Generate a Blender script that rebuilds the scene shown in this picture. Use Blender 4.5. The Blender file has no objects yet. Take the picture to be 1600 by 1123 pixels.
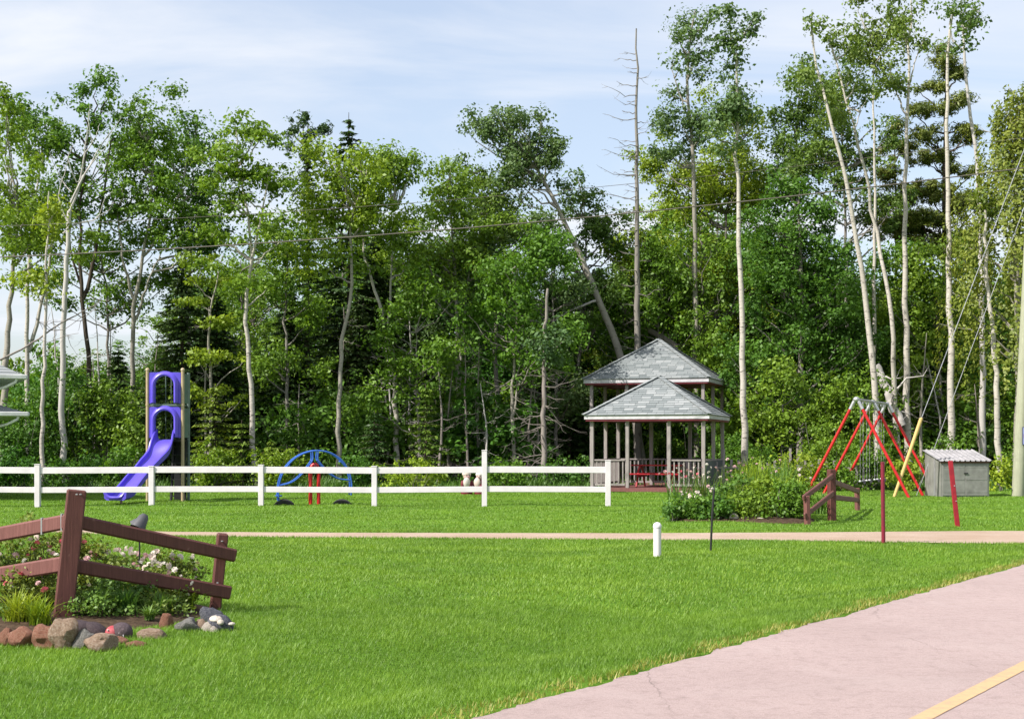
import bpy, bmesh, math, random
import numpy as np
from mathutils import Vector, Matrix, noise

R = math.radians
sc = bpy.context.scene
col = sc.collection
rng = np.random.default_rng(7)
random.seed(7)

# ------------------------------------------------------------------ camera, sky, sun, exposure
F, CX, HY, CH = 2200.0, 800.0, 695.0, 1.6      # focal length and horizon measured on the photograph, eye height
cd = bpy.data.cameras.new('camera'); cam = bpy.data.objects.new('camera', cd); col.objects.link(cam)
cam.location = (0, 0, CH); cam.rotation_euler = (R(90), 0, 0)
cd.sensor_width = 36; cd.lens = 36 * F / 1600; cd.shift_y = (HY - 561.5) / 1600
cd.clip_start = 0.1; cd.clip_end = 5000
sc.camera = cam

SUN_EL = 44.0
SUN_FROM = Vector((-0.86, -0.51, 0)).normalized()
w = bpy.data.worlds.new('World'); sc.world = w; w.use_nodes = True
nt = w.node_tree; nt.nodes.clear()
out = nt.nodes.new('ShaderNodeOutputWorld'); bg = nt.nodes.new('ShaderNodeBackground')
sky = nt.nodes.new('ShaderNodeTexSky'); sky.sky_type = 'NISHITA'; sky.sun_disc = False
sky.sun_elevation = R(SUN_EL); sky.sun_rotation = math.atan2(SUN_FROM.x, SUN_FROM.y)
sky.air_density = 1.0; sky.dust_density = 2.2; sky.ozone_density = 1.6; sky.altitude = 0
tc = nt.nodes.new('ShaderNodeTexCoord')
sep = nt.nodes.new('ShaderNodeSeparateXYZ'); nt.links.new(tc.outputs['Generated'], sep.inputs[0])
def wmath(op, a, b=None):
    n = nt.nodes.new('ShaderNodeMath'); n.operation = op
    for i, v in enumerate((a, b)):
        if v is None: continue
        if isinstance(v, (int, float)): n.inputs[i].default_value = v
        else: nt.links.new(v, n.inputs[i])
    return n.outputs[0]
zz = wmath('ADD', wmath('MAXIMUM', sep.outputs['Z'], 0.0), 0.12)
comb = nt.nodes.new('ShaderNodeCombineXYZ')
nt.links.new(wmath('DIVIDE', sep.outputs['X'], zz), comb.inputs[0])
nt.links.new(wmath('DIVIDE', sep.outputs['Y'], zz), comb.inputs[1])
mp = nt.nodes.new('ShaderNodeMapping'); mp.inputs['Rotation'].default_value = (0, 0, R(-12)); mp.inputs['Scale'].default_value = (0.55, 1.25, 1); mp.inputs['Location'].default_value = (3.05, 0.55, 0)
nt.links.new(comb.outputs[0], mp.inputs['Vector'])
nz = nt.nodes.new('ShaderNodeTexNoise'); nz.inputs['Scale'].default_value = 1.15; nz.inputs['Detail'].default_value = 7; nz.inputs['Roughness'].default_value = 0.55; nz.inputs['Distortion'].default_value = 0.7
nt.links.new(mp.outputs[0], nz.inputs['Vector'])
rp = nt.nodes.new('ShaderNodeValToRGB'); rp.color_ramp.elements[0].position = 0.44; rp.color_ramp.elements[1].position = 0.66
rp.color_ramp.elements[0].color = (0.36, 0.36, 0.36, 1); rp.color_ramp.elements[1].color = (0.95, 0.95, 0.95, 1)
nt.links.new(nz.outputs['Fac'], rp.inputs['Fac'])
mx = nt.nodes.new('ShaderNodeMixRGB'); mx.inputs['Color2'].default_value = (4.3, 4.45, 4.75, 1)
nt.links.new(rp.outputs['Color'], mx.inputs['Fac']); nt.links.new(sky.outputs[0], mx.inputs['Color1'])
nt.links.new(mx.outputs[0], bg.inputs['Color']); bg.inputs['Strength'].default_value = 0.13
nt.links.new(bg.outputs[0], out.inputs[0])

ld = bpy.data.lights.new('sun', 'SUN'); ld.energy = 4.6; ld.angle = R(0.6); ld.color = (1.0, 0.95, 0.87)
sun = bpy.data.objects.new('sun', ld); col.objects.link(sun)
sv = Vector((SUN_FROM.x * math.cos(R(SUN_EL)), SUN_FROM.y * math.cos(R(SUN_EL)), math.sin(R(SUN_EL))))
sun.rotation_euler = sv.to_track_quat('Z', 'Y').to_euler(); sun.location = sv * 60
vs = sc.view_settings; vs.view_transform = 'Standard'; vs.look = 'None'; vs.gamma = 1; vs.exposure = 0.75
sc.cycles.max_bounces = 8; sc.cycles.transparent_max_bounces = 8

# ------------------------------------------------------------------ measuring helpers (ground distance from picture rows)
def gd(py): return F * CH / (py - HY)
def X(px, d): return (px - CX) / F * d
def Z(py, d): return CH + (HY - py) / F * d

# ------------------------------------------------------------------ materials
def mat(name, build):
    m = bpy.data.materials.new(name); m.use_nodes = True
    n = m.node_tree; n.nodes.clear()
    o = n.nodes.new('ShaderNodeOutputMaterial')
    n.links.new(build(n), o.inputs['Surface'])
    return m
def node(n, t, **kw):
    x = n.nodes.new(t)
    for k, v in kw.items():
        if k in x.inputs.keys():
            s = x.inputs[k]
            if hasattr(v, 'is_linked') or isinstance(v, bpy.types.NodeSocket): n.links.new(v, s)
            else: s.default_value = v
        else: setattr(x, k, v)
    return x
def c4(c): return (c[0], c[1], c[2], 1)
def tex(n, scale, detail=4, rough=.6, stretch=None, kind='ShaderNodeTexNoise', coord='Object', dist=0):
    t = node(n, 'ShaderNodeTexCoord'); v = t.outputs[coord]
    if stretch:
        v = node(n, 'ShaderNodeMapping', Vector=v, Scale=stretch).outputs[0]
    x = node(n, kind); x.inputs['Scale'].default_value = scale; n.links.new(v, x.inputs['Vector'])
    if kind == 'ShaderNodeTexNoise':
        x.inputs['Detail'].default_value = detail; x.inputs['Roughness'].default_value = rough; x.inputs['Distortion'].default_value = dist
    return x
def ramp(n, fac, stops):
    r = node(n, 'ShaderNodeValToRGB'); n.links.new(fac, r.inputs['Fac'])
    e = r.color_ramp.elements
    while len(e) < len(stops): e.new(0.5)
    for el, (p, c) in zip(e, stops): el.position = p; el.color = c4(c) if not isinstance(c, (int, float)) else (c, c, c, 1)
    return r.outputs[0]
def mixc(n, f, a, b, mode='MIX'):
    m = node(n, 'ShaderNodeMixRGB'); m.blend_type = mode
    for s, v in (('Fac', f), ('Color1', a), ('Color2', b)):
        if isinstance(v, bpy.types.NodeSocket): n.links.new(v, m.inputs[s])
        elif isinstance(v, (int, float)): m.inputs[s].default_value = v
        else: m.inputs[s].default_value = c4(v)
    return m.outputs[0]
def bsdf(n, colr, rough=.6, spec=.4, metal=0, bump=None, bstr=.3, bdist=.01):
    p = node(n, 'ShaderNodeBsdfPrincipled')
    if isinstance(colr, bpy.types.NodeSocket): n.links.new(colr, p.inputs['Base Color'])
    else: p.inputs['Base Color'].default_value = c4(colr)
    if isinstance(rough, bpy.types.NodeSocket): n.links.new(rough, p.inputs['Roughness'])
    else: p.inputs['Roughness'].default_value = rough
    p.inputs['Specular IOR Level'].default_value = spec; p.inputs['Metallic'].default_value = metal
    if bump is not None:
        b = node(n, 'ShaderNodeBump'); b.inputs['Strength'].default_value = bstr; b.inputs['Distance'].default_value = bdist
        n.links.new(bump, b.inputs['Height']); n.links.new(b.outputs[0], p.inputs['Normal'])
    return p.outputs[0]
def painted(name, c, c2=None, rough=.45, scale=6, spec=.4, metal=0):
    c2 = c2 or tuple(v * .72 for v in c)
    def b(n):
        t = tex(n, scale, 5); f = ramp(n, t.outputs['Fac'], [(.35, 0.), (.7, 1.)])
        return bsdf(n, mixc(n, f, c, c2), rough, spec, metal, tex(n, scale * 12, 3).outputs['Fac'], .12, .004)
    return mat(name, b)
def wood(name, c, c2, grain=(12, 12, .8), rough=.7, wear=None):
    def b(n):
        t = tex(n, 4, 6, .65, grain); f = ramp(n, t.outputs['Fac'], [(.3, 0.), (.72, 1.)])
        k = mixc(n, f, c, c2)
        t2 = tex(n, 3, 4); k = mixc(n, ramp(n, t2.outputs['Fac'], [(.45, 0.), (.75, .6)]), k, tuple(v * .6 for v in c))
        if wear:
            t3 = tex(n, 9, 6, .7); k = mixc(n, ramp(n, t3.outputs['Fac'], [(.66, 0.), (.72, 1.)]), k, wear)
        return bsdf(n, k, rough, .3, 0, t.outputs['Fac'], .5, .006)
    return mat(name, b)
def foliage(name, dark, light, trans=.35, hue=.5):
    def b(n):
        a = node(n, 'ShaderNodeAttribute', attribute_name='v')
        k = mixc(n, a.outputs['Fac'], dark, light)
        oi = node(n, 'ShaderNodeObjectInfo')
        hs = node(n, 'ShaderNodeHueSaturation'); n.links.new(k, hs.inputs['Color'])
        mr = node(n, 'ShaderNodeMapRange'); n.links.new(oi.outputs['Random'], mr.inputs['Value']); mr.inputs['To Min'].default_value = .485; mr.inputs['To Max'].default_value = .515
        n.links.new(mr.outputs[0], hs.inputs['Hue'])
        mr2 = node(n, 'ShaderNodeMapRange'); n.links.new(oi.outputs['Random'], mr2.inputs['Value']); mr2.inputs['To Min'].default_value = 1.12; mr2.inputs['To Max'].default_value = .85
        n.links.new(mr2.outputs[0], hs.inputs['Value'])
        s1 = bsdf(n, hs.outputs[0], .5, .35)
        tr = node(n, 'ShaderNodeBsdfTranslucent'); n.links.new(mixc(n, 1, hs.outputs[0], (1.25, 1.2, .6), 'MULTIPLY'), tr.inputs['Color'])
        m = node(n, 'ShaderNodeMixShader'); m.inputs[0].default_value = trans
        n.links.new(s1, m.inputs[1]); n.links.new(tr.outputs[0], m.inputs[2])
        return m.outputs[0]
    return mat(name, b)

M = {}
M['leaf_maple'] = foliage('maple_leaf', (.055, .13, .014), (.19, .33, .03))
M['leaf_bright'] = foliage('bright_leaf', (.095, .18, .014), (.29, .40, .03))
M['leaf_deep'] = foliage('deep_green_leaf', (.030, .095, .014), (.12, .26, .03))
M['leaf_grey'] = foliage('poplar_leaf', (.06, .12, .04), (.16, .25, .085))
M['leaf_birch'] = foliage('birch_leaf', (.06, .12, .022), (.19, .28, .05))
M['leaf_willow'] = foliage('weeping_leaf', (.075, .125, .015), (.215, .27, .04))
M['needle'] = foliage('spruce_needle', (.024, .06, .018), (.085, .15, .035), .15)
M['needle_pine'] = foliage('pine_needle', (.06, .10, .02), (.24, .28, .055), .25)
M['needle_young'] = foliage('young_spruce_needle', (.05, .10, .014), (.18, .26, .03), .2)
M['leaf_rose'] = foliage('rose_leaf', (.045, .10, .016), (.25, .31, .05), .3)
M['leaf_grassy'] = foliage('blade_leaf', (.05, .12, .02), (.17, .30, .05), .3)
M['leaf_lime'] = foliage('lime_leaf', (.13, .22, .015), (.34, .43, .03), .3)
M['grass'] = foliage('grass_blade', (.085, .175, .014), (.245, .385, .04), .35)
M['dry_grass'] = foliage('dry_edge_grass', (.16, .20, .03), (.36, .36, .09), .3)
def bark(name, base, dark, marks=.58, stretch=(3, 3, 9), sc_=1.6):
    def b(n):
        t = tex(n, sc_, 6, .7, stretch, coord='Object'); k = mixc(n, ramp(n, t.outputs['Fac'], [(marks, 0.), (marks + .09, 1.)]), base, dark)
        t2 = tex(n, 2.2, 5, .6, (2, 2, .6)); k = mixc(n, ramp(n, t2.outputs['Fac'], [(.4, 0.), (.8, .65)]), k, tuple(.55 * v for v in base))
        return bsdf(n, k, .8, .2, 0, t.outputs['Fac'], .6, .02)
    return mat(name, b)
M['birch'] = bark('birch_bark', (.46, .42, .375), (.04, .035, .03), .55)
M['aspen'] = bark('aspen_bark', (.30, .275, .235), (.07, .065, .055), .57)
M['greybark'] = bark('grey_bark', (.22, .20, .18), (.07, .06, .05), .55, (4, 4, 1))
M['darkbark'] = bark('spruce_bark', (.085, .065, .05), (.03, .022, .018), .5, (4, 4, 1.2))
M['snag'] = bark('dead_wood', (.24, .21, .19), (.09, .07, .06), .55, (5, 5, .8))
M['deadwhite'] = bark('bleached_wood', (.46, .43, .41), (.24, .21, .2), .6, (5, 5, .7))
M['white'] = painted('white_vinyl', (.70, .65, .685), (.60, .555, .585), .4, 3)
M['brown'] = wood('brown_stain', (.135, .050, .042), (.080, .028, .024), (14, 14, .9), .6, (.20, .10, .085))
M['brown2'] = wood('faded_sunlit_brown', (.20, .085, .075), (.12, .045, .04), (14, 14, .9), .65)  # faded boards; also sunward rose-bed rails, their sunlight mixed into the colour
M['greywood'] = wood('weathered_wood', (.34, .30, .29), (.20, .175, .17), (16, 16, .8), .85)
M['slatewood'] = wood('dark_weathered_wood', (.14, .15, .155), (.085, .09, .095), (16, 16, .8), .8)
M['fascia'] = painted('fascia_white', (.56, .54, .57), None, .5, 4)
M['maroon'] = painted('maroon_trim', (.17, .022, .035), None, .5, 5)
M['redpaint'] = painted('red_paint', (.33, .014, .026), (.20, .012, .022), .45, 7)
M['swingred'] = painted('swing_red', (.54, .020, .02), (.38, .014, .02), .35, 5)
M['tablered'] = painted('table_red', (.40, .014, .022), (.22, .010, .018), .45, 7)
M['maroonpole'] = painted('maroon_pole', (.22, .012, .035), (.12, .012, .025), .45, 6)
M['galv'] = painted('galvanised', (.50, .49, .52), (.36, .36, .38), .4, 9, .5, .55)
M['chain'] = painted('chain_steel', (.30, .30, .31), None, .45, 30, .5, .8)
M['purple'] = painted('purple_plastic', (.105, .072, .56), (.080, .055, .47), .36, 2, .5)
M['tan'] = painted('tan_post', (.42, .33, .20), (.34, .26, .16), .4, 4)
M['teal'] = painted('teal_panel', (.12, .17, .15), None, .5, 4)
M['black'] = painted('black_plastic', (.012, .012, .014), (.02, .02, .022), .5, 6)
M['rubber'] = painted('tyre_rubber', (.022, .022, .024), (.04, .038, .036), .8, 8)
M['blue'] = painted('blue_tube', (.035, .13, .50), (.022, .085, .38), .35, 5, .5)
M['yellowwood'] = wood('yellow_guard', (.62, .44, .18), (.48, .32, .12))
M['polewood'] = wood('pole_wood', (.36, .37, .27), (.26, .26, .19), (9, 9, .35), .85)
M['shed'] = painted('shed_metal', (.27, .265, .25), (.17, .165, .155), .55, 3.5, .4, .2)
M['shedroof'] = painted('shed_roof_metal', (.40, .385, .40), (.29, .28, .29), .5, 2.5, .4, .2)
M['siding'] = painted('cottage_siding', (.62, .60, .57), None, .6, 2)
M['gutter'] = painted('gutter_white', (.66, .65, .66), None, .4, 4)
M['soil'] = mat('soil', lambda n: bsdf(n, ramp(n, tex(n, 14, 7, .7).outputs['Fac'], [(.3, (.025, .016, .011)), (.7, (.11, .075, .05))]), .95, .1, 0, tex(n, 40, 5).outputs['Fac'], .8, .02))
def b_shingle(n):
    a = node(n, 'ShaderNodeAttribute', attribute_name='v')
    k = ramp(n, a.outputs['Fac'], [(0, (.15, .17, .175)), (.55, (.235, .255, .26)), (1, (.34, .355, .36))])
    k = mixc(n, ramp(n, tex(n, 60, 3).outputs['Fac'], [(.3, 0.), (.8, .5)]), k, (.10, .11, .12))
    return bsdf(n, k, .9, .2, 0, tex(n, 90, 3).outputs['Fac'], .4, .004)
M['shingle'] = mat('roof_shingle', b_shingle)
def b_flower(c1, c2):
    def b(n):
        a = node(n, 'ShaderNodeObjectInfo'); k = mixc(n, a.outputs['Random'], c1, c2)
        d = node(n, 'ShaderNodeBsdfTranslucent'); n.links.new(k, d.inputs['Color'])
        m = node(n, 'ShaderNodeMixShader'); m.inputs[0].default_value = .25
        n.links.new(bsdf(n, k, .6, .2), m.inputs[1]); n.links.new(d.outputs[0], m.inputs[2]); return m.outputs[0]
    return b
M['pink'] = mat('pink_petal', b_flower((.70, .22, .26), (.62, .12, .16)))
M['pale'] = mat('pale_petal', b_flower((.70, .58, .52), (.74, .70, .64)))
M['blush'] = mat('blush_petal', b_flower((.60, .36, .37), (.62, .45, .44)))
def stone(name, cs, scale=7):
    return mat(name, lambda n: bsdf(n, mixc(n, ramp(n, tex(n, scale * 5, 5, .7).outputs['Fac'], [(.4, 0.), (.75, .55)]), ramp(n, tex(n, scale, 6, .65).outputs['Fac'], [(.28, cs[0]), (.5, cs[1]), (.72, cs[2])]), tuple(.45 * v for v in cs[0])), .9, .2, 0, tex(n, scale * 4, 6, .7).outputs['Fac'], .9, .03))
M['stone_red'] = stone('red_sandstone', [(.20, .085, .055), (.36, .17, .115), (.42, .27, .20)])
M['stone_tan'] = stone('tan_stone', [(.20, .13, .09), (.40, .28, .20), (.60, .50, .42)])
M['stone_grey'] = stone('grey_stone', [(.12, .115, .11), (.25, .24, .22), (.42, .40, .38)])
M['stone_dark'] = stone('dark_purple_slate', [(.06, .045, .05), (.115, .085, .095), (.17, .13, .135)])
M['stone_blue'] = stone('blue_grey_stone', [(.05, .05, .065), (.14, .14, .17), (.30, .30, .33)], 5)
M['cream'] = stone('cream_stone', [(.40, .33, .26), (.60, .53, .46), (.72, .67, .62)])
M['ladyred'] = painted('ladybird_red', (.30, .028, .04), (.42, .10, .11), .6, 24)
M['lampgrey'] = painted('lamp_grey', (.06, .06, .068), (.085, .085, .09), .5, 8)

# ground, road, path surfaces
def b_lawn(n):
    a = tex(n, .22, 5, .6); b_ = tex(n, 2.3, 5, .65, (1, .35, 1)); c = tex(n, 45, 4, .7)
    k = ramp(n, a.outputs['Fac'], [(.3, (.070, .16, .010)), (.52, (.105, .22, .014)), (.75, (.16, .27, .02))])
    k = mixc(n, ramp(n, b_.outputs['Fac'], [(.35, .0), (.7, .55)]), k, (.050, .125, .010))
    k = mixc(n, ramp(n, c.outputs['Fac'], [(.35, .0), (.75, .5)]), k, (.15, .26, .03))
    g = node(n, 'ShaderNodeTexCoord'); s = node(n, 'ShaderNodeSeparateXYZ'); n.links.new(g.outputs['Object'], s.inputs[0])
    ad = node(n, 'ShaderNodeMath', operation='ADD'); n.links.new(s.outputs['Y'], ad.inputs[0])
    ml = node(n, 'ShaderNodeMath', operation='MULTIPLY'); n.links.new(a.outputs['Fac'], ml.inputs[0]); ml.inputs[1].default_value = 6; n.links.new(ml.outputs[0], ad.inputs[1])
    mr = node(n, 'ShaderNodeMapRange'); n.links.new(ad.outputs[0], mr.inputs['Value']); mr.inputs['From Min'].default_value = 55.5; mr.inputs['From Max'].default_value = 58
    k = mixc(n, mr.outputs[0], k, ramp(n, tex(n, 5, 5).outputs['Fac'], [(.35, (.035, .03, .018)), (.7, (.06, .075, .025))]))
    return bsdf(n, k, .9, .15, 0, c.outputs['Fac'], .9, .03)
M['lawn'] = mat('lawn', b_lawn)
def b_road(n):
    a = tex(n, .5, 6, .65); b_ = tex(n, 140, 3, .8); c = tex(n, 9, 6, .7)
    k = ramp(n, a.outputs['Fac'], [(.3, (.315, .232, .219)), (.7, (.42, .318, .302))])
    k = mixc(n, ramp(n, b_.outputs['Fac'], [(.40, 0.), (.66, .75)]), k, (.50, .40, .385))
    k = mixc(n, ramp(n, tex(n, 95, 2, .6).outputs['Fac'], [(.58, 0.), (.70, .7)]), k, (.13, .10, .095))
    k = mixc(n, ramp(n, c.outputs['Fac'], [(.50, 0.), (.75, .6)]), k, (.21, .158, .15))
    k = mixc(n, ramp(n, tex(n, 38, 5, .75).outputs['Fac'], [(.50, 0.), (.68, .6)]), k, (.23, .17, .16))
    k = mixc(n, ramp(n, tex(n, 1.3, 5, .6, (1, 1, 1), dist=1.0).outputs['Fac'], [(.50, 0.), (.74, .45)]), k, (.44, .35, .335))
    v = node(n, 'ShaderNodeTexVoronoi'); v.feature = 'DISTANCE_TO_EDGE'; v.inputs['Scale'].default_value = .42
    t = node(n, 'ShaderNodeTexCoord'); mpn = node(n, 'ShaderNodeMapping', Vector=t.outputs['Object'], Rotation=(0, 0, R(33.7)), Scale=(1.1, .2, 1))
    wv = node(n, 'ShaderNodeMixRGB', blend_type='ADD'); wv.inputs[0].default_value = .22; n.links.new(mpn.outputs[0], wv.inputs[1]); n.links.new(tex(n, 2.5, 6, .7).outputs['Color'], wv.inputs[2])
    n.links.new(wv.outputs[0], v.inputs['Vector'])
    crack = ramp(n, v.outputs['Distance'], [(.0, .75), (.004, 0.)])
    gate = ramp(n, tex(n, .6, 3).outputs['Fac'], [(.46, 0.), (.6, .8)])
    mu = node(n, 'ShaderNodeMath', operation='MULTIPLY'); n.links.new(crack, mu.inputs[0]); n.links.new(gate, mu.inputs[1])
    k = mixc(n, mu.outputs[0], k, (.10, .075, .07))
    return bsdf(n, k, .88, .25, 0, b_.outputs['Fac'], .7, .012)
M['road'] = mat('pink_chip_asphalt', b_road)
M['path'] = mat('path_gravel', lambda n: bsdf(n, mixc(n, ramp(n, tex(n, 60, 4, .7).outputs['Fac'], [(.35, 0.), (.7, .6)]), ramp(n, tex(n, .8, 5).outputs['Fac'], [(.3, (.36, .26, .19)), (.7, (.46, .36, .29))]), (.28, .20, .15)), .95, .15, 0, tex(n, 60, 4).outputs['Fac'], .7, .02))
def b_line(n):
    k = ramp(n, tex(n, 12, 6, .75).outputs['Fac'], [(.3, (.36, .26, .19)), (.5, (.50, .33, .18)), (.8, (.54, .37, .21))])
    return bsdf(n, k, .8, .3, 0, tex(n, 140, 3).outputs['Fac'], .5, .01)
M['line'] = mat('yellow_line_paint', b_line)

# ------------------------------------------------------------------ object helpers
def link(o, parent=None):
    col.objects.link(o)
    if parent is not None: o.parent = parent
    return o
def tag(o, label=None, cat=None, group=None, kind=None):
    for k, v in (('label', label), ('category', cat), ('group', group), ('kind', kind)):
        if v: o[k] = v
    return o
def thing(name, loc, label, cat, rz=0, group=None):
    o = bpy.data.objects.new(name, None); o.empty_display_size = .2
    link(o); o.location = loc; o.rotation_euler = (0, 0, rz)
    return tag(o, label, cat, group)
def npmesh(name, V, Q, material, parent=None, v=None, smooth=False):
    """one mesh object from numpy arrays: V (N,3), Q (M,k)"""
    V = np.ascontiguousarray(V, dtype=np.float32); Q = np.ascontiguousarray(Q, dtype=np.int32)
    me = bpy.data.meshes.new(name); k = Q.shape[1]
    me.vertices.add(len(V)); me.vertices.foreach_set('co', V.ravel())
    me.loops.add(Q.size); me.loops.foreach_set('vertex_index', Q.ravel())
    me.polygons.add(len(Q)); me.polygons.foreach_set('loop_start', np.arange(0, Q.size, k, dtype=np.int32))
    me.polygons.foreach_set('loop_total', np.full(len(Q), k, dtype=np.int32))
    if smooth: me.polygons.foreach_set('use_smooth', np.ones(len(Q), dtype=bool))
    me.update(calc_edges=True)
    if v is not None:
        a = me.attributes.new('v', 'FLOAT', 'FACE'); a.data.foreach_set('value', np.ascontiguousarray(v, dtype=np.float32))
    me.materials.append(material)
    return link(bpy.data.objects.new(name, me), parent)
class MB:
    def __init__(s): s.V = []; s.F = []
    def add(s, V, Fc):
        o = len(s.V); s.V += [tuple(p) for p in V]; s.F += [tuple(i + o for i in f) for f in Fc]; return s
    def box(s, c, size, M3=None):
        x, y, z = (q / 2 for q in size)
        P = [Vector((a * x, b * y, d * z)) for d in (-1, 1) for b in (-1, 1) for a in (-1, 1)]
        if M3 is not None: P = [M3 @ p for p in P]
        c = Vector(c)
        return s.add([p + c for p in P], [(0, 2, 3, 1), (4, 5, 7, 6), (0, 1, 5, 4), (2, 6, 7, 3), (0, 4, 6, 2), (1, 3, 7, 5)])
    def beam(s, a, b, wd, ht, up=(0, 0, 1)):
        """a board from a to b; wd across, ht along up"""
        a, b, up = Vector(a), Vector(b), Vector(up); d = (b - a); L = d.length; d.normalize()
        side = d.cross(up).normalized(); u = side.cross(d).normalized()
        return s.box((a + b) / 2, (L, wd, ht), Matrix((d, side, u)).transposed())
    def tube(s, pts, rads, n=8, cap=True):
        pts = [Vector(p) for p in pts]
        if isinstance(rads, (int, float)): rads = [rads] * len(pts)
        V = []; Fc = []; ref = None
        for i, p in enumerate(pts):
            t = (pts[min(i + 1, len(pts) - 1)] - pts[max(i - 1, 0)]).normalized()
            if ref is None:
                ref = Vector((1, 0, 0)) if abs(t.x) < .8 else Vector((0, 1, 0))
            ref = (ref - t * ref.dot(t)).normalized(); bi = t.cross(ref)
            V += [p + (ref * math.cos(2 * math.pi * k / n) + bi * math.sin(2 * math.pi * k / n)) * rads[i] for k in range(n)]
            if i:
                o = (i - 1) * n
                Fc += [(o + k, o + (k + 1) % n, o + n + (k + 1) % n, o + n + k) for k in range(n)]
        if cap: Fc += [tuple(range(n - 1, -1, -1)), tuple(range(len(V) - n, len(V)))]
        return s.add(V, Fc)
    def lathe(s, prof, n=16, c=(0, 0, 0)):
        V = [(c[0] + r * math.cos(2 * math.pi * k / n), c[1] + r * math.sin(2 * math.pi * k / n), c[2] + z) for r, z in prof for k in range(n)]
        Fc = [((i - 1) * n + k, (i - 1) * n + (k + 1) % n, i * n + (k + 1) % n, i * n + k) for i in range(1, len(prof)) for k in range(n)]
        Fc += [tuple(range(n - 1, -1, -1)), tuple(range(len(V) - n, len(V)))]
        return s.add(V, Fc)
    def build(s, name, m, parent=None, bevel=0, smooth=False, v=None):
        me = bpy.data.meshes.new(name); me.from_pydata(s.V, [], s.F)
        if bevel:
            bm = bmesh.new(); bm.from_mesh(me)
            bmesh.ops.bevel(bm, geom=list(bm.edges), offset=bevel, segments=1, affect='EDGES', clamp_overlap=True)
            bm.to_mesh(me); bm.free()
        if smooth:
            me.polygons.foreach_set('use_smooth', [True] * len(me.polygons)); me.set_sharp_from_angle(angle=R(40))
        if v is not None:
            a = me.attributes.new('v', 'FLOAT', 'FACE'); a.data.foreach_set('value', v)
        me.materials.append(m if not isinstance(m, str) else M[m]); me.update()
        return link(bpy.data.objects.new(name, me), parent)
def wobble(pts, sub, amp, r):
    """resample a polyline smoothly and add a little irregularity"""
    P = np.array([tuple(p) for p in pts], float)
    if len(P) < 2: return P
    t = np.concatenate([[0], np.cumsum(np.linalg.norm(np.diff(P, axis=0), axis=1))]); T = np.linspace(0, t[-1], sub)
    if len(P) > 2:
        m = np.gradient(P, t, axis=0); idx = np.clip(np.searchsorted(t, T, 'right') - 1, 0, len(P) - 2)
        h = (t[idx + 1] - t[idx])[:, None]; u = ((T - t[idx])[:, None]) / h
        Q = (2*u**3-3*u**2+1)*P[idx] + (u**3-2*u**2+u)*h*m[idx] + (-2*u**3+3*u**2)*P[idx+1] + (u**3-u**2)*h*m[idx+1]
    else:
        Q = np.stack([np.interp(T, t, P[:, k]) for k in range(3)], 1)
    n = r.normal(0, amp, Q.shape); n[0] = 0; n[-1] = 0; n[:, 2] *= .2
    return Q + n

# ------------------------------------------------------------------ terrain
RD = Vector((2267 - CX, F, 0)).normalized()             # direction of the road
E0 = Vector((X(735, gd(1123)), gd(1123), 0))            # a point on its edge
RN = Vector((-RD.y, RD.x, 0))                           # towards the lawn
PATHX = np.array([-40, -12.5, -8.6, -6.2, -3, 2.2, 5.5, 8.9, 14, 30]); PATHC = np.array([36, 28.3, 26.4, 25.5, 25.15, 24.75, 24.7, 24.6, 24.4, 24.0]); PATHW = np.array([.5, .5, .55, .6, .7, .95, 1.25, 1.8, 2.0, 2.0])
def roads(x, y): return (x - E0.x) * RN.x + (y - E0.y) * RN.y
def pathd(x, y): return np.abs(y - np.interp(x, PATHX, PATHC)) - np.interp(x, PATHX, PATHW)
def H(x, y):
    x = np.asarray(x, float); y = np.asarray(y, float)
    s = roads(x, y); p = pathd(x, y)
    h = -.18 * np.exp(-((s - 1.75) / .75) ** 2) + .02 * np.exp(-((s - .35) / .3) ** 2)
    b = .028 * np.sin(x * .9 + .6 * y) * np.sin(.75 * y - .35 * x + 1) + .018 * np.sin(2.1 * x - 1.2 * y + 2) * np.sin(.6 * x + 1.9 * y)
    b = b * np.clip(s / 2, 0, 1) * np.clip(p / .8, 0, 1) * (y < 60)
    h = h * (s > -.2) * np.clip(p / 2.2, 0, 1) + b
    h = np.where(s < 0, -.045, h); h = np.where((p < 0) & (s > 0), -.035, h)
    return h
def ground(x, y): return float(H(x, y))
ax = np.concatenate([-np.geomspace(900, 34, 14), np.arange(-30, 34, .25), np.geomspace(36, 900, 14)])
ay = np.concatenate([-np.geomspace(300, 6, 9), np.arange(-4, 30, .2), np.arange(30, 70, .8), np.geomspace(72, 1800, 16)])
gx, gy = np.meshgrid(ax, ay); gz = H(gx, gy)
V = np.stack([gx.ravel(), gy.ravel(), gz.ravel()], 1)
nx_, ny_ = len(ax), len(ay); ii = (np.arange(ny_ - 1)[:, None] * nx_ + np.arange(nx_ - 1)[None]).ravel()
tag(npmesh('lawn', V, np.stack([ii, ii + 1, ii + nx_ + 1, ii + nx_], 1), M['lawn'], smooth=True), kind='structure', label='mown green lawn reaching back to the trees', cat='lawn')

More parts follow.
